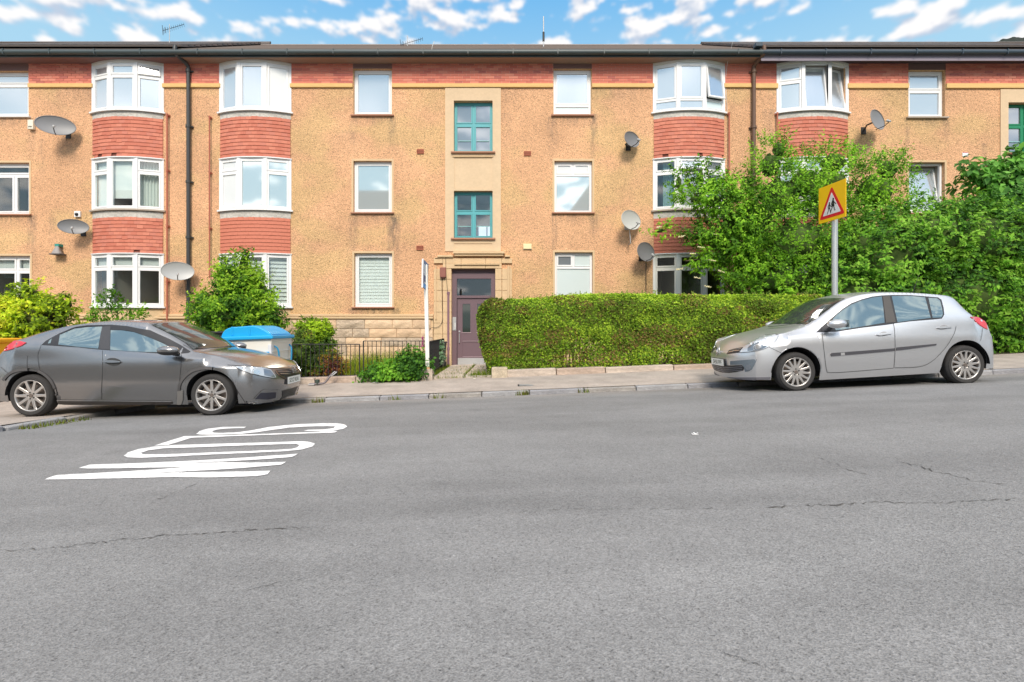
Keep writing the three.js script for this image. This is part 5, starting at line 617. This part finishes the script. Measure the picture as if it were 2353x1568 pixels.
  // surface patches: photograph outline, carried onto the body along the line of sight, raised by off
  const nrm = g.attributes.normal, pos = g.attributes.position, idx = bvh.geometry.index;
  const cast = (px, py) => { const h = bvh.raycastFirst(new THREE.Ray(eye.clone(), ray(px, py)), THREE.DoubleSide); if (!h) return null; const q = h.face, ids = [q.a, q.b, q.c], vs = ids.map((i) => V().fromBufferAttribute(pos, i)), bc = THREE.Triangle.getBarycoord(h.point, ...vs, V()); const n = V(0, 0, 0); if (bc) ids.forEach((i, k) => n.addScaledVector(V().fromBufferAttribute(nrm, i), bc.getComponent(k))); n.normalize(); if (n.dot(ray(px, py)) > 0) n.negate(); return [h.point, n]; };
  const safe = (px, py, cx, cy) => { for (let k = 0; k <= 20; k++) { const r = cast(lerp(px, cx, k / 20), lerp(py, cy, k / 20)); if (r) return r; } return [V(), V(0, 0, 1)]; };
  const T = o.T;                                                // zoom pixels -> photograph
  function twin(name, PP, II, mat, parent) { const ge = new THREE.BufferGeometry(), q = PP.slice(), f = []; for (let i = 2; i < q.length; i += 3) q[i] = -q[i]; for (let i = 0; i < II.length; i += 3) f.push(II[i], II[i + 2], II[i + 1]); ge.setAttribute('position', new THREE.Float32BufferAttribute(q, 3)); ge.setIndex(f); ge.computeVertexNormals(); mesh(name, ge, mat, parent ?? t); }
  function patch(name, poly, off, mat, parent, op = {}) {
    const p2 = poly.map((p) => new THREE.Vector2(...T(p))), cx = sum(p2.map((p) => p.x)) / p2.length, cy = sum(p2.map((p) => p.y)) / p2.length; let sm = p2; if (op.smooth) { sm = new THREE.SplineCurve([...p2, p2[0]]).getPoints(p2.length * 6); sm.pop(); } else { sm = []; p2.forEach((a, i) => { const b = p2[(i + 1) % p2.length], n = Math.max(1, Math.ceil(a.distanceTo(b) / 8)); for (let k = 0; k < n; k++) sm.push(a.clone().lerp(b, k / n)); }); }
    if (THREE.ShapeUtils.isClockWise(sm)) sm.reverse(); const all = sm.slice(), tri0 = THREE.ShapeUtils.triangulateShape(sm, []); let tri = tri0.map((q) => q.slice()); const key = new Map(), midp = (a, b) => { const k = a < b ? a + '_' + b : b + '_' + a; if (!key.has(k)) { key.set(k, all.length); all.push(all[a].clone().lerp(all[b], .5)); } return key.get(k); };
    for (let it = 0; it < 4; it++) { const nx = []; let did = false; const long = (a, b) => all[a].distanceTo(all[b]) > (op.res ?? 9); for (const [a, b, c] of tri) { const A = long(a, b), B = long(b, c), C = long(c, a), k = A + B + C; if (!k) { nx.push([a, b, c]); continue; } did = true; if (k === 3) { const m = midp(a, b), n = midp(b, c), q = midp(c, a); nx.push([a, m, q], [m, b, n], [q, n, c], [m, n, q]); } else { let q = [a, b, c], f = [A, B, C]; while (!f[0] || (k === 2 && f[2])) { q = [q[1], q[2], q[0]]; f = [f[1], f[2], f[0]]; } const m = midp(q[0], q[1]); if (k === 1) nx.push([q[0], m, q[2]], [m, q[1], q[2]]); else { const n = midp(q[1], q[2]); nx.push([q[0], m, q[2]], [m, n, q[2]], [m, q[1], n]); } } } tri = nx; if (!did) break; }
    const hit = all.map((p) => safe(p.x, p.y, cx, cy)), PP = [], II = [], nB = hit.length; for (const [p, n] of hit) { const q = p.clone().addScaledVector(n, off); PP.push(q.x, q.y, q.z); } for (const [a, b, c] of tri) II.push(a, c, b);
    const bd = new Map(); for (const [a, b, c] of tri) for (const [x, y] of [[a, b], [b, c], [c, a]]) { const k = y + '_' + x; bd.has(k) ? bd.delete(k) : bd.set(x + '_' + y, [x, y]); } const lowI = new Map(), lo = (i) => { if (!lowI.has(i)) { lowI.set(i, PP.length / 3); const [p, n] = hit[i], q = p.clone().addScaledVector(n, -.004), u = p.clone().addScaledVector(n, off); PP.push(q.x, q.y, q.z, u.x, u.y, u.z); } return lowI.get(i); }; for (const [x, y] of bd.values()) { const a = lo(x), b = lo(y); II.push(a, a + 1, b, b, a + 1, b + 1); }
    if (op.mirror !== false) twin(name, PP, II, mat, parent);
    const ge = new THREE.BufferGeometry(); ge.setAttribute('position', new THREE.Float32BufferAttribute(PP, 3)); ge.setIndex(II); ge.computeVertexNormals(); return mesh(name, ge, mat, parent ?? t);
  }
  function line(name, pts, wpx, off, mat, parent, mirror = true) { const L = pts.map((p) => new THREE.Vector2(...T(p))), c = new THREE.SplineCurve(L).getPoints(L.length * 8), a = [], b = []; c.forEach((p, i) => { const d = c[Math.min(c.length - 1, i + 1)].clone().sub(c[Math.max(0, i - 1)]).normalize(); a.push([p.x - d.y * wpx / 2, p.y + d.x * wpx / 2]); b.push([p.x + d.y * wpx / 2, p.y - d.x * wpx / 2]); }); const PP = [], II = []; c.forEach((_, i) => { const A = safe(...a[i], c[i].x, c[i].y), B = safe(...b[i], c[i].x, c[i].y); for (const [p, n] of [A, B]) { const q = p.clone().addScaledVector(n, off); PP.push(q.x, q.y, q.z); } if (i) { const k = i * 2; II.push(k - 2, k - 1, k, k - 1, k + 1, k); } }); if (mirror) twin(name, PP, II, mat, parent); const ge = new THREE.BufferGeometry(); ge.setAttribute('position', new THREE.Float32BufferAttribute(PP, 3)); ge.setIndex(II); ge.computeVertexNormals(); return mesh(name, ge, mat, parent ?? t); }
  function stripPatch(name, i0, i1, s0, s1, off, mat, shrink = 0) { const PP = [], II = [], n = Math.ceil((i1 - i0) * SUB), m = 24; for (let i = 0; i <= n; i++) for (let j = 0; j <= m; j++) { const q = (i0 + (i1 - i0) * i / n) * SUB, a = D[Math.floor(q)], b = D[Math.min(D.length - 1, Math.floor(q) + 1)], f = q - Math.floor(q), e = a.map((v, k) => lerp(v, b[k], f)), s = lerp(s0, s1, j / m), p = stripP(e, s), p1 = stripP(b.map((v, k) => v + (b[k] - a[k])), s), p0 = stripP(a, s), du = p1[0] - p0[0], dh = p1[1] - p0[1], l = Math.hypot(du, dh) || 1; let nx = -dh / l, ny = du / l; if (ny < 0) { nx = -nx; ny = -ny; } PP.push(p[0] + nx * off, p[1] + ny * off, p[2]); if (i && j) { const k = i * (m + 1) + j; II.push(k, k - 1, k - m - 1, k - 1, k - m - 2, k - m - 1); } } const ge = new THREE.BufferGeometry(); ge.setAttribute('position', new THREE.Float32BufferAttribute(PP, 3)); ge.setIndex(II); ge.computeVertexNormals(); return mesh(name, ge, mat, t); }
  // floor pan and wheel housings
  const us = [uF, uR].sort((a, b) => a - b); mesh('underbody', merge([box(us[0] + .05, us[1] - .05, .20, .42, -.62, .62), ...o.arches.map((a) => box(a[0] - .42, a[0] + .42, .3, .75, -.45, .45))]), mUnder, t);
  for (const a of o.arches) for (const sd of [1, -1]) { const lg = new THREE.CylinderGeometry(a[2] + .005, a[2] + .005, .34, 28, 1, true, -Math.PI / 2, Math.PI); lg.rotateX(-Math.PI / 2); lg.translate(a[0], a[1], sd * (o.hw - .20)); mesh('arch_liner', lg, mUnder, t); mesh('arch_wall', new THREE.CircleGeometry(a[2], 28, 0, Math.PI).translate(a[0], a[1], sd * (o.hw - .36)), mUnder, t); }
  // wheels
  const wheel = (u, h, z, sd, rot) => {
    const w = new THREE.Group(); w.name = 'wheel'; w.position.set(u, h, z * sd); if (sd < 0) w.rotation.y = Math.PI; t.add(w); const r = o.wheelR, rr = o.rimR, prof = [[rr, -.20], [rr + .03, -.205], [r - .035, -.20], [r - .008, -.18], [r, -.15], [r, -.055], [r - .008, -.025], [r - .035, -.006], [rr + .05, 0], [rr + .012, -.006], [rr, -.012], [rr - .004, -.03]];
    const tg = new THREE.LatheGeometry(prof.map((p) => new THREE.Vector2(...p)), 56).rotateX(Math.PI / 2); tg.rotateZ(rot); mesh('tyre', tg, new THREE.MeshStandardMaterial({ color: M.rubber.color, roughness: .85, side: THREE.DoubleSide }), w);
    const gr = []; for (const z2 of [-.075, -.105, -.135]) gr.push(new THREE.TorusGeometry(r - .001, .0035, 5, 56).translate(0, 0, z2)); mesh('tread_groove', merge(gr), mSeam, w);
    const rg = [new THREE.LatheGeometry([[rr - .022, -.15], [rr - .018, -.045], [rr - .012, -.014], [rr, -.008], [rr + .006, -.014], [rr + .004, -.03]].map((p) => new THREE.Vector2(...p)), 48).rotateX(Math.PI / 2)], rim = rr - .012, hb = .062;
    for (let i = 0; i < o.spokes; i++) { const a = i / o.spokes * 2 * Math.PI + (o.pair ? (i % 2 ? -o.pair : o.pair) : 0), s = new THREE.Shape([[-.019, .045], [.019, .045], [.0125 * (o.sw ?? 1), rim - .02], [.022 * (o.sw ?? 1), rim + .004], [-.022 * (o.sw ?? 1), rim + .004], [-.0125 * (o.sw ?? 1), rim - .02]].map((p) => new THREE.Vector2(...p))), e = new THREE.ExtrudeGeometry(s, { depth: .016, bevelEnabled: true, bevelSize: .004, bevelThickness: .005, bevelSegments: 2 }); const q = e.attributes.position; for (let k = 0; k < q.count; k++) { const y = q.getY(k); q.setZ(k, q.getZ(k) - .034 - .016 * (1 - y / rim) * (o.dish ?? 1)); } e.computeVertexNormals(); e.rotateZ(a + rot); rg.push(e); }
    rg.push(new THREE.CylinderGeometry(hb, hb + .008, .024, 28).rotateX(Math.PI / 2).translate(0, 0, -.038)); const rimM = mesh('rim', merge(rg), mRim, w); mesh('hub_cap', new THREE.CylinderGeometry(.026, .028, .012, 20).rotateX(Math.PI / 2).translate(0, 0, -.022), mDisc, rimM); const bolts = []; for (let i = 0; i < 5; i++) { const a = i / 5 * 6.283 + rot + Math.PI / 2; bolts.push(new THREE.CylinderGeometry(.011, .011, .012, 8).rotateX(Math.PI / 2).translate(.047 * Math.cos(a), .047 * Math.sin(a), -.025)); } mesh('bolts', merge(bolts), mRimDark, rimM);
    mesh('brake_disc', new THREE.CylinderGeometry(rr - .05, rr - .05, .02, 36).rotateX(Math.PI / 2).translate(0, 0, -.10), mDisc, w); mesh('wheel_back', new THREE.CylinderGeometry(rr, rr, .01, 36).rotateX(Math.PI / 2).translate(0, 0, -.145), mRimDark, w);
  };
  for (const [i, a] of o.wheels.entries()) for (const sd of [1, -1]) wheel(a[0], a[1], o.hw - .015, sd, o.rot?.[i] ?? 0);
  // number plate at the front
  const cv = document.createElement('canvas'); cv.width = 520; cv.height = 111; const c2 = cv.getContext('2d'); c2.fillStyle = '#f4f4f0'; c2.fillRect(0, 0, 520, 111); c2.fillStyle = '#111'; c2.font = 'bold 84px sans-serif'; c2.textAlign = 'center'; c2.textBaseline = 'middle'; c2.save(); c2.translate(260, 58); c2.scale(.98, 1.12); c2.fillText(o.plate, 0, 0); c2.restore(); const ct = new THREE.CanvasTexture(cv); ct.colorSpace = THREE.SRGBColorSpace;
  const pl = new THREE.Group(); pl.name = 'number_plate'; const fw = -sgn, [pu, ph] = [stripP(D[Math.round(o.plateI * SUB)], 0)[0], o.plateH]; pl.position.set(pu + fw * .02, ph, 0); pl.rotation.y = fw * Math.PI / 2; t.add(pl); mesh('plate_back', rbox(-.265, .265, -.06, .06, -.03, -.001, .004), mTrim, pl); mesh('plate_face', new THREE.PlaneGeometry(.52, .111), new THREE.MeshStandardMaterial({ map: ct, roughness: .4 }), pl);
  return { t, body, patch, line, stripPatch, toZ, T, D, stripP, SUB, cast, pl, fw };
}
const paint = (r, g, b) => phys(r, g, b, .34, .80, { clearcoat: .6, clearcoatRoughness: .10 });
const flake = (r, g, b) => paint(r, g, b);
{ // silver hatchback on the right, facing left
  const K = 1842, T = ([x, y]) => [1579.6 + .20144 * x, 631.8 + .20144 * y], e = (x, y, w, du, dh) => [...T([x, y]), w, du, dh], z6 = (l) => l.map(([x, y]) => [x + K, y]), P = phys(.66, .67, .69, .36, .82, { clearcoat: .5, clearcoatRoughness: .14 });
  const c = car({ pos: [4.36, .335, -8.80], roll: Math.atan(.0415), label: 'silver five door hatchback parked by the clipped hedge', T, hw: .8535, nf: 5, nr: 3, wheelR: .300, rimR: .218, spokes: 14, sw: .8, dish: .6, rot: [.1, .35], paint: P,
    edge: [e(760, 1205, .74, -.20, 0), e(760, 1080, .77, -.25, 0), e(760, 960, .775, -.27, 0), e(760, 860, .765, -.25, -.04), e(760, 765, .74, -.20, -.15), e(900, 715, .72, -.25, -.07), e(1050, 675, .705, -.20, 0), e(1200, 635, .69, -.18, .012), e(1380, 575, .67, -.15, .02), e(1510, 500, .66, -.13, .012), e(1660, 385, .63, -.12, .02), e(1800, 293, .60, -.09, .035), e(1950, 240, .585, -.05, .04), e(2090, 217, .58, 0, .045), e(2262, 206, .58, 0, .045), e(2542, 208, .58, 0, .04), e(2790, 222, .58, .02, .035), e(2990, 246, .58, .06, .02), e(3085, 312, .60, .06, 0), e(3182, 428, .64, .06, 0), e(3245, 472, .67, .05, 0), e(3350, 500, .70, .05, 0), e(3412, 560, .715, .05, 0), e(3450, 650, .725, .06, 0), e(3480, 730, .735, .10, 0), e(3480, 900, .745, .15, 0), e(3480, 1085, .73, .10, 0)],
    arches: [[0, .30, .368, 1.03], [2.59, .30, .368, 1.03]], wheels: [[0, .298], [2.59, .298]], sill: [[-.7, .37, 2.2, 3.1], [.20, .155, .19, .22]], w: [.775, .825, .853, .848, .822, .778], belt: [[.27, 2.25], [.89, 1.03]], taperF: .55, taperR: .5, plate: 'SH58 PPF', plateI: 1.75, plateH: .44 });
  c.patch('window_trim', [[1470, 657], [1560, 570], [1655, 485], [1770, 390], [1870, 325], [1990, 280], [2110, 248], [2217, 236], [2330, 231], [2542, 232], [2720, 246], [2860, 258], [2900, 285], [2925, 380], [2932, 455], [2905, 500], [2700, 522], [2400, 556], [2000, 604], [1700, 650]], .002, mTrim);
  const d1 = c.patch('door', [[1537, 664], [1545, 720], [1558, 850], [1588, 1085], [1620, 1113], [1842, 1103], [2350, 1062], [2364, 850], [2358, 650], [2345, 562], [2000, 612], [1700, 659]], .004, P), d2 = c.patch('door', z6([[517, 557], [530, 650], [535, 850], [522, 1058], [800, 1043], [900, 1012], [980, 957], [1100, 826], [1193, 676], [1219, 585], [1190, 540], [1070, 503], [700, 533]]), .004, P);
  c.patch('window', [[1660, 505], [1700, 462], [1770, 405], [1870, 341], [1990, 293], [2110, 261], [2217, 248], [2235, 380], [2250, 548], [2000, 590], [1700, 636], [1668, 600]], .005, mGlass, d1); c.patch('window', [[2330, 244], [2542, 243], [2712, 258], [2775, 493], [2542, 522], [2397, 543]], .005, mGlass, d2); c.patch('window', z6([[907, 263], [1005, 270], [1040, 294], [1062, 380], [1074, 450], [1056, 487], [957, 492]]), .005, mGlass, d2);
  c.patch('pillar', [[2229, 247], [2306, 242], [2378, 540], [2266, 550]], .006, std(.06, .055, .05, .4));
  for (const [p, d] of [[[[1636, 893], [1990, 867], [2362, 838], [2362, 868], [1990, 901], [1640, 930], [1630, 911]], d1], [z6([[537, 829], [995, 787], [990, 805], [600, 858], [537, 863]]), d2]]) c.patch('side_moulding', p, .016, std(.055, .055, .065, .5), d); c.patch('moulding_badge', [[1745, 890], [1788, 887], [1790, 917], [1747, 920]], .018, M.steel, d1);
  for (const [p, d] of [[z6([[308, 687], [350, 672], [480, 657], [484, 676], [350, 697]]), d1], [z6([[998, 608], [1040, 594], [1166, 588], [1168, 604], [1040, 618]]), d2]]) { c.patch('handle', p, .03, P, d, { res: 4 }); } for (const p of [z6([[350, 668], [395, 650], [440, 662], [430, 690], [395, 700], [355, 695]]), z6([[1035, 592], [1080, 574], [1125, 586], [1115, 614], [1075, 624], [1040, 618]])]) c.patch('handle_recess', p, .006, std(.30, .30, .31, .5, .4), null, { smooth: true, res: 4 });
  for (const l of [[[1537, 660], [1558, 850], [1588, 1085], [1622, 1115], [1842, 1107], [2352, 1064]], [[2350, 560], [2364, 650], [2369, 850], [2354, 1062]], z6([[522, 1062], [800, 1049], [950, 985], [1100, 835], [1197, 680], [1222, 585]]), [[935, 826], [1080, 896]], z6([[1524, 610], [1516, 690], [1500, 752]]), [[1510, 522], [1537, 655]]]) c.line('panel_gap', l, .75, .0055, mSeam);
  c.line('arch_lip', [[988, 1120], [1005, 1010], [1060, 910], [1150, 842], [1265, 815], [1380, 842], [1470, 915], [1515, 1010], [1530, 1120]], 2.2, .010, P);
  const hl = c.patch('headlight', [[597, 886], [640, 832], [690, 800], [760, 750], [830, 714], [890, 693], [1000, 683], [1034, 693], [1012, 745], [968, 792], [900, 834], [800, 864], [690, 880]], .008, mLamp); c.patch('lamp_reflector', [[690, 870], [700, 825], [760, 782], [840, 765], [905, 770], [915, 800], [870, 840], [780, 862]], .010, mLampDark, hl, { smooth: true }); c.patch('lamp_bulb', [[765, 840], [770, 805], [800, 790], [835, 798], [838, 830], [800, 850]], .013, mChrome, hl, { smooth: true, res: 4 }); c.line('lamp_edge', [[597, 888], [690, 884], [800, 868], [900, 838], [970, 796], [1014, 748], [1037, 693], [1000, 681], [890, 690]], .7, .0095, mSeam, hl);
  const gr = c.patch('upper_grille', [[450, 905], [478, 860], [560, 840], [640, 826], [590, 888]], .006, mTrim); c.line('grille_slat', [[470, 888], [530, 874], [602, 866]], 1, .012, mChrome, gr); c.line('grille_slat', [[490, 870], [550, 856], [620, 845]], .8, .012, mChrome, gr);
  c.patch('lower_grille', [[340, 1032], [480, 1034], [625, 1030], [650, 1060], [640, 1092], [560, 1110], [480, 1120], [400, 1115], [352, 1095]], .006, mTrim); for (const y of [1050, 1070, 1090]) c.line('grille_slat', [[350, y], [480, y + 6], [632, y - 4]], .7, .011, std(.32, .34, .40, .3, .5)); c.patch('bumper_insert', [[490, 985], [640, 972], [795, 961], [776, 1010], [738, 1080], [700, 1102], [660, 1106], [646, 1050], [630, 1024], [490, 1028]], .004, std(.13, .16, .19, .5)); c.patch('fog_lamp', [...Array(10)].map((_, i) => [697 + 34 * Math.cos(i * .6283), 1058 + 34 * Math.sin(i * .6283)]), .010, mLampDark, null, { smooth: true, res: 4 });
  c.patch('bumper_lip', [[330, 1166], [560, 1172], [965, 1166], [965, 1194], [560, 1203], [335, 1186]], .010, std(.13, .13, .15, .6)); c.patch('tail_lamp', z6([[1382, 481], [1440, 484], [1500, 494], [1543, 522], [1566, 562], [1580, 624], [1540, 606], [1490, 573], [1430, 518]]), .010, mRed);
  c.stripPatch('windscreen', 8.12, 11.25, -.92, .92, .006, mScreen); c.stripPatch('rear_window', 17.3, 19.2, -.84, .84, .006, mScreen);
  c.line('wiper', [[925, 612], [1080, 600], [1240, 576]], 1.4, .03, mTrim, null, false); c.line('wiper', [[1240, 574], [1400, 500], [1520, 440], [1630, 375]], 1.5, .03, mTrim, null, false);
  for (const s of [1, -1]) { const [u, h] = c.toZ(...T([1712, 560]), .965), [u2, h2] = c.toZ(...T([1640, 625]), .88), m = new THREE.Group(); m.name = 'wing_mirror'; m.position.set(u, h, .965 * s); c.t.add(m); mesh('housing', new THREE.SphereGeometry(1, 28, 18, 0, Math.PI * 2).scale(.145, .068, .095), P, m); mesh('mirror_glass', rbox(.125, .137, -.055, .055, -.075, .075, .005), mGlass, m); mesh('mirror_arm', rod([-.03, -.03, -.04 * s], [u2 - u, h2 - h, -.15 * s], .03, .035), mTrim, m); }
  { const [u, h] = c.toZ(...T([725 + K, 192]), 0), [u2, h2] = c.toZ(...T([802 + K, 2]), 0); mesh('roof_aerial', rod([u, h - .03, 0], [u2, h2, 0], .006, .003), mTrim, c.t); }
  const em = mesh('emblem', new THREE.TorusGeometry(.055, .012, 4, 4).scale(.8, 1.3, 1), mChrome, c.pl); em.position.set(0, .19, -.02); em.rotation.x = -.35;
}
{ // grey hatchback on the left, facing right
  const T = ([x, y]) => [344.6 + .20144 * x, 689.3 + .20144 * y], e = (x, y, w, du, dh) => [...T([x, y]), w, du, dh], z1 = (l) => l.map(([x, y]) => [x - 1710.7, y]), P = phys(.27, .27, .275, .25, .82, { clearcoat: .8, clearcoatRoughness: .13 });
  const c = car({ pos: [-4.437, .01, -8.525], yaw: .023, label: 'dark grey five door hatchback parked at the left with its rear on the pavement', T, hw: .885, nf: 5, nr: 3, wheelR: .310, rimR: .226, spokes: 10, sw: 1.05, rot: [0, .33], paint: P,
    edge: [e(1180, 1190, .77, .20, 0), e(1180, 1060, .80, .26, 0), e(1180, 960, .80, .28, 0), e(1180, 860, .79, .27, -.03), e(1180, 772, .765, .24, -.05), e(1000, 718, .75, .20, .03), e(800, 650, .74, .18, .03), e(620, 610, .725, .17, .03), e(460, 578, .71, .17, .02), e(350, 492, .68, .16, .02), e(180, 392, .65, .14, .03), e(0, 302, .615, .10, .035), e(-61, 268, .605, .05, .04), e(-311, 252, .60, 0, .04), e(-561, 256, .60, 0, .04), e(-811, 282, .60, 0, .04), e(-1011, 316, .60, 0, .035), e(-1211, 366, .61, -.03, .03), e(-1411, 428, .64, -.05, .02), e(-1561, 480, .68, -.06, .02), e(-1651, 556, .72, -.06, 0), e(-1752, 690, .745, -.08, 0), e(-1752, 900, .77, -.12, 0), e(-1752, 1180, .75, -.08, 0)],
    arches: [[0, .31, .362, 1.03], [-2.605, .31, .362, 1.0]], wheels: [[0, .308], [-2.605, .308]], sill: [[-3.2, -2.2, -.4, .8], [.22, .17, .165, .18]], w: [.80, .85, .885, .872, .84, .785], belt: [[-2.41, -1.53, -.33], [1.055, .98, .94]], taperF: .6, taperR: .5, plate: 'SE12 NUA', plateI: 2.4, plateH: .46 });
  c.patch('window_trim', [[-1243, 517], [-1191, 468], [-1031, 380], [-861, 311], [-711, 289], [-441, 284], [-261, 300], [-111, 330], [0, 347], [100, 393], [220, 446], [340, 511], [440, 576], [462, 592], [435, 606], [290, 622], [80, 612], [-111, 597], [-541, 572], [-911, 537]], .002, mTrim);
  const d1 = c.patch('door', [[-538, 579], [-538, 800], [-553, 1060], [-300, 1068], [-60, 1080], [140, 1112], [296, 1140], [322, 1040], [337, 900], [351, 740], [354, 628], [290, 632], [80, 620], [-111, 604]], .004, P), d2 = c.patch('door', z1([[474, 524], [436, 640], [459, 800], [545, 870], [612, 950], [645, 1050], [1152, 1060], [1166, 800], [1166, 579], [900, 545]]), .004, P);
  c.patch('window', z1([[665, 512], [682, 402], [850, 331], [1000, 313], [1165, 306], [1145, 400], [1120, 558], [900, 538]]), .005, mGlass, d2); c.patch('window', z1([[1262, 347], [1400, 350], [1530, 371], [1700, 430], [1850, 494], [1950, 548], [1985, 600], [1711, 597], [1500, 590], [1256, 573]]), .005, mGlass, d1); c.patch('quarter_light', z1([[545, 500], [562, 466], [590, 444], [576, 496]]), .005, mGlass);
  c.patch('pillar', z1([[1150, 310], [1258, 300], [1250, 570], [1128, 558]]), .004, std(.05, .05, .055, .3)); c.line('wind_deflector', z1([[1262, 340], [1400, 344], [1530, 364], [1700, 424], [1870, 490]]), 2.2, .012, mTrim); c.line('wind_deflector', z1([[690, 392], [850, 322], [1000, 303], [1160, 298]]), 1.6, .012, mTrim);
  c.patch('handle', z1([[1180, 706], [1222, 694], [1300, 694], [1388, 706], [1380, 718], [1300, 722], [1212, 719]]), .03, P, d1, { res: 4 }); c.patch('handle_recess', z1([[1190, 712], [1240, 670], [1320, 668], [1385, 705], [1350, 745], [1270, 752]]), .006, std(.05, .05, .05, .4, .4), d1, { smooth: true, res: 4 });
  for (const l of [z1([[1169, 578], [1170, 800], [1157, 1135]]), [[357, 622], [353, 740], [340, 900], [322, 1060]], z1([[471, 520], [433, 625], [440, 740], [457, 800]]), [[880, 744], [1100, 757], [1400, 778], [1590, 792]], z1([[315, 640], [308, 700], [310, 785]]), z1([[5, 765], [50, 805], [90, 840]]), [[955, 960], [1010, 1060], [1070, 1150], [1090, 1195]]]) c.line('panel_gap', l, .75, .0055, mSeam);
  const arch = std(.07, .068, .07, .6); c.line('arch_trim', [[330, 1045], [345, 955], [402, 873], [480, 815], [570, 788], [660, 780], [760, 795], [850, 840], [920, 915], [958, 1010], [975, 1145]], 6, .014, arch); c.line('arch_trim', z1([[40, 920], [90, 860], [170, 815], [310, 796], [450, 820], [548, 885], [608, 965], [634, 1050], [645, 1180]]), 6, .014, arch);
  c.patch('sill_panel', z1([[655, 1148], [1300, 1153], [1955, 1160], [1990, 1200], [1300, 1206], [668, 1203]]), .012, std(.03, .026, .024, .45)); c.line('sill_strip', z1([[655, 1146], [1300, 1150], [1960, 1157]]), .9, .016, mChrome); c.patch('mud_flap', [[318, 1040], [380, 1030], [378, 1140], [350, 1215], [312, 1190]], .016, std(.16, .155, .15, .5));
  const hl = c.patch('headlight', [[970, 765], [1100, 764], [1250, 772], [1370, 795], [1415, 850], [1436, 885], [1395, 890], [1280, 870], [1150, 838], [1050, 804]], .008, mLamp); c.patch('lamp_reflector', [[1290, 790], [1365, 802], [1408, 852], [1424, 880], [1390, 882], [1300, 862]], .010, mLampDark, hl); c.patch('lamp_bulb', [[1180, 800], [1240, 800], [1255, 830], [1230, 852], [1180, 838]], .011, mChrome, hl, { smooth: true, res: 4 }); c.line('lamp_edge', [[970, 768], [1050, 808], [1150, 842], [1280, 874], [1395, 893], [1438, 888]], .8, .0095, mSeam, hl);
  const gr = c.patch('upper_grille', [[1432, 802], [1520, 796], [1606, 800], [1640, 830], [1620, 872], [1560, 882], [1490, 858]], .006, mTrim); c.line('grille_slat', [[1450, 820], [1530, 818], [1600, 822]], .8, .012, mChrome, gr); c.line('grille_slat', [[1480, 845], [1540, 845], [1600, 848]], .8, .012, mChrome, gr); c.line('grille_frame', [[1428, 806], [1470, 860], [1540, 900], [1610, 905]], 2, .014, std(.14, .09, .07, .2, .5), gr);
  c.patch('lower_grille', [[1505, 1036], [1600, 1014], [1655, 1000], [1648, 1088], [1505, 1102]], .006, mTrim); for (const y of [1048, 1066, 1084]) c.line('grille_slat', [[1508, y], [1580, y - 12], [1645, y - 28]], .6, .010, std(.10, .10, .11, .4)); c.patch('fog_intake', [[1195, 1132], [1262, 1062], [1436, 1056], [1430, 1120], [1350, 1136]], .005, std(.03, .03, .045, .5)); c.line('intake_edge', [[1185, 1130], [1290, 1030], [1380, 1034], [1470, 1030]], 1.6, .012, P);
  c.patch('bumper_lip', [[1092, 1160], [1300, 1160], [1500, 1150], [1600, 1125], [1640, 1112], [1600, 1148], [1500, 1168], [1300, 1186], [1092, 1192]], .014, P);
  c.patch('tail_lamp', z1([[62, 466], [200, 469], [302, 491], [250, 524], [130, 568], [46, 588], [36, 560]]), .012, mRed); c.stripPatch('windscreen', 8.1, 11.3, -.92, .92, .006, mScreen); c.stripPatch('rear_window', 16.2, 19, -.84, .84, .006, mScreen);
  c.line('wiper', [[600, 573], [700, 572], [800, 564], [890, 549]], 1.8, .03, mTrim, null, false); c.line('wiper', [[380, 500], [520, 560], [640, 574]], 1.3, .03, mTrim, null, false);
  for (const s of [1, -1]) { const [u, h] = c.toZ(...T([205, 575]), 1.0), [u2, h2] = c.toZ(...T([300, 622]), .90), m = new THREE.Group(); m.name = 'wing_mirror'; m.position.set(u, h, 1.0 * s); c.t.add(m); mesh('housing', new THREE.SphereGeometry(1, 28, 18).scale(.155, .062, .095), P, m); mesh('mirror_base', new THREE.SphereGeometry(1, 24, 14).scale(.15, .05, .09).translate(0, -.026, 0), mTrim, m); mesh('mirror_arm', rod([.05, -.05, -.04 * s], [u2 - u, h2 - h, -.14 * s], .03, .035), mTrim, m); }
  const em = mesh('emblem', merge([box(-.045, -.028, -.04, .04, -.005, .006).applyMatrix4(new THREE.Matrix4().makeRotationZ(.10)), box(.028, .045, -.04, .04, -.005, .006).applyMatrix4(new THREE.Matrix4().makeRotationZ(-.10)), box(-.03, .03, -.008, .008, -.005, .006), ...[[-.06, .06, .05, .058], [-.05, .05, -.058, -.05]].map((q) => box(q[0], q[1], q[2], q[3], -.005, .006)), box(-.066, -.058, -.052, .052, -.005, .006).applyMatrix4(new THREE.Matrix4().makeRotationZ(.08)), box(.058, .066, -.052, .052, -.005, .006).applyMatrix4(new THREE.Matrix4().makeRotationZ(-.08))]), mChrome, c.pl); em.position.set(0, .165, .0); em.rotation.x = -.2;
}
scene.traverse((o) => { if (o.isMesh) { o.castShadow = true; o.receiveShadow = true; } });
renderer.render(scene, camera);
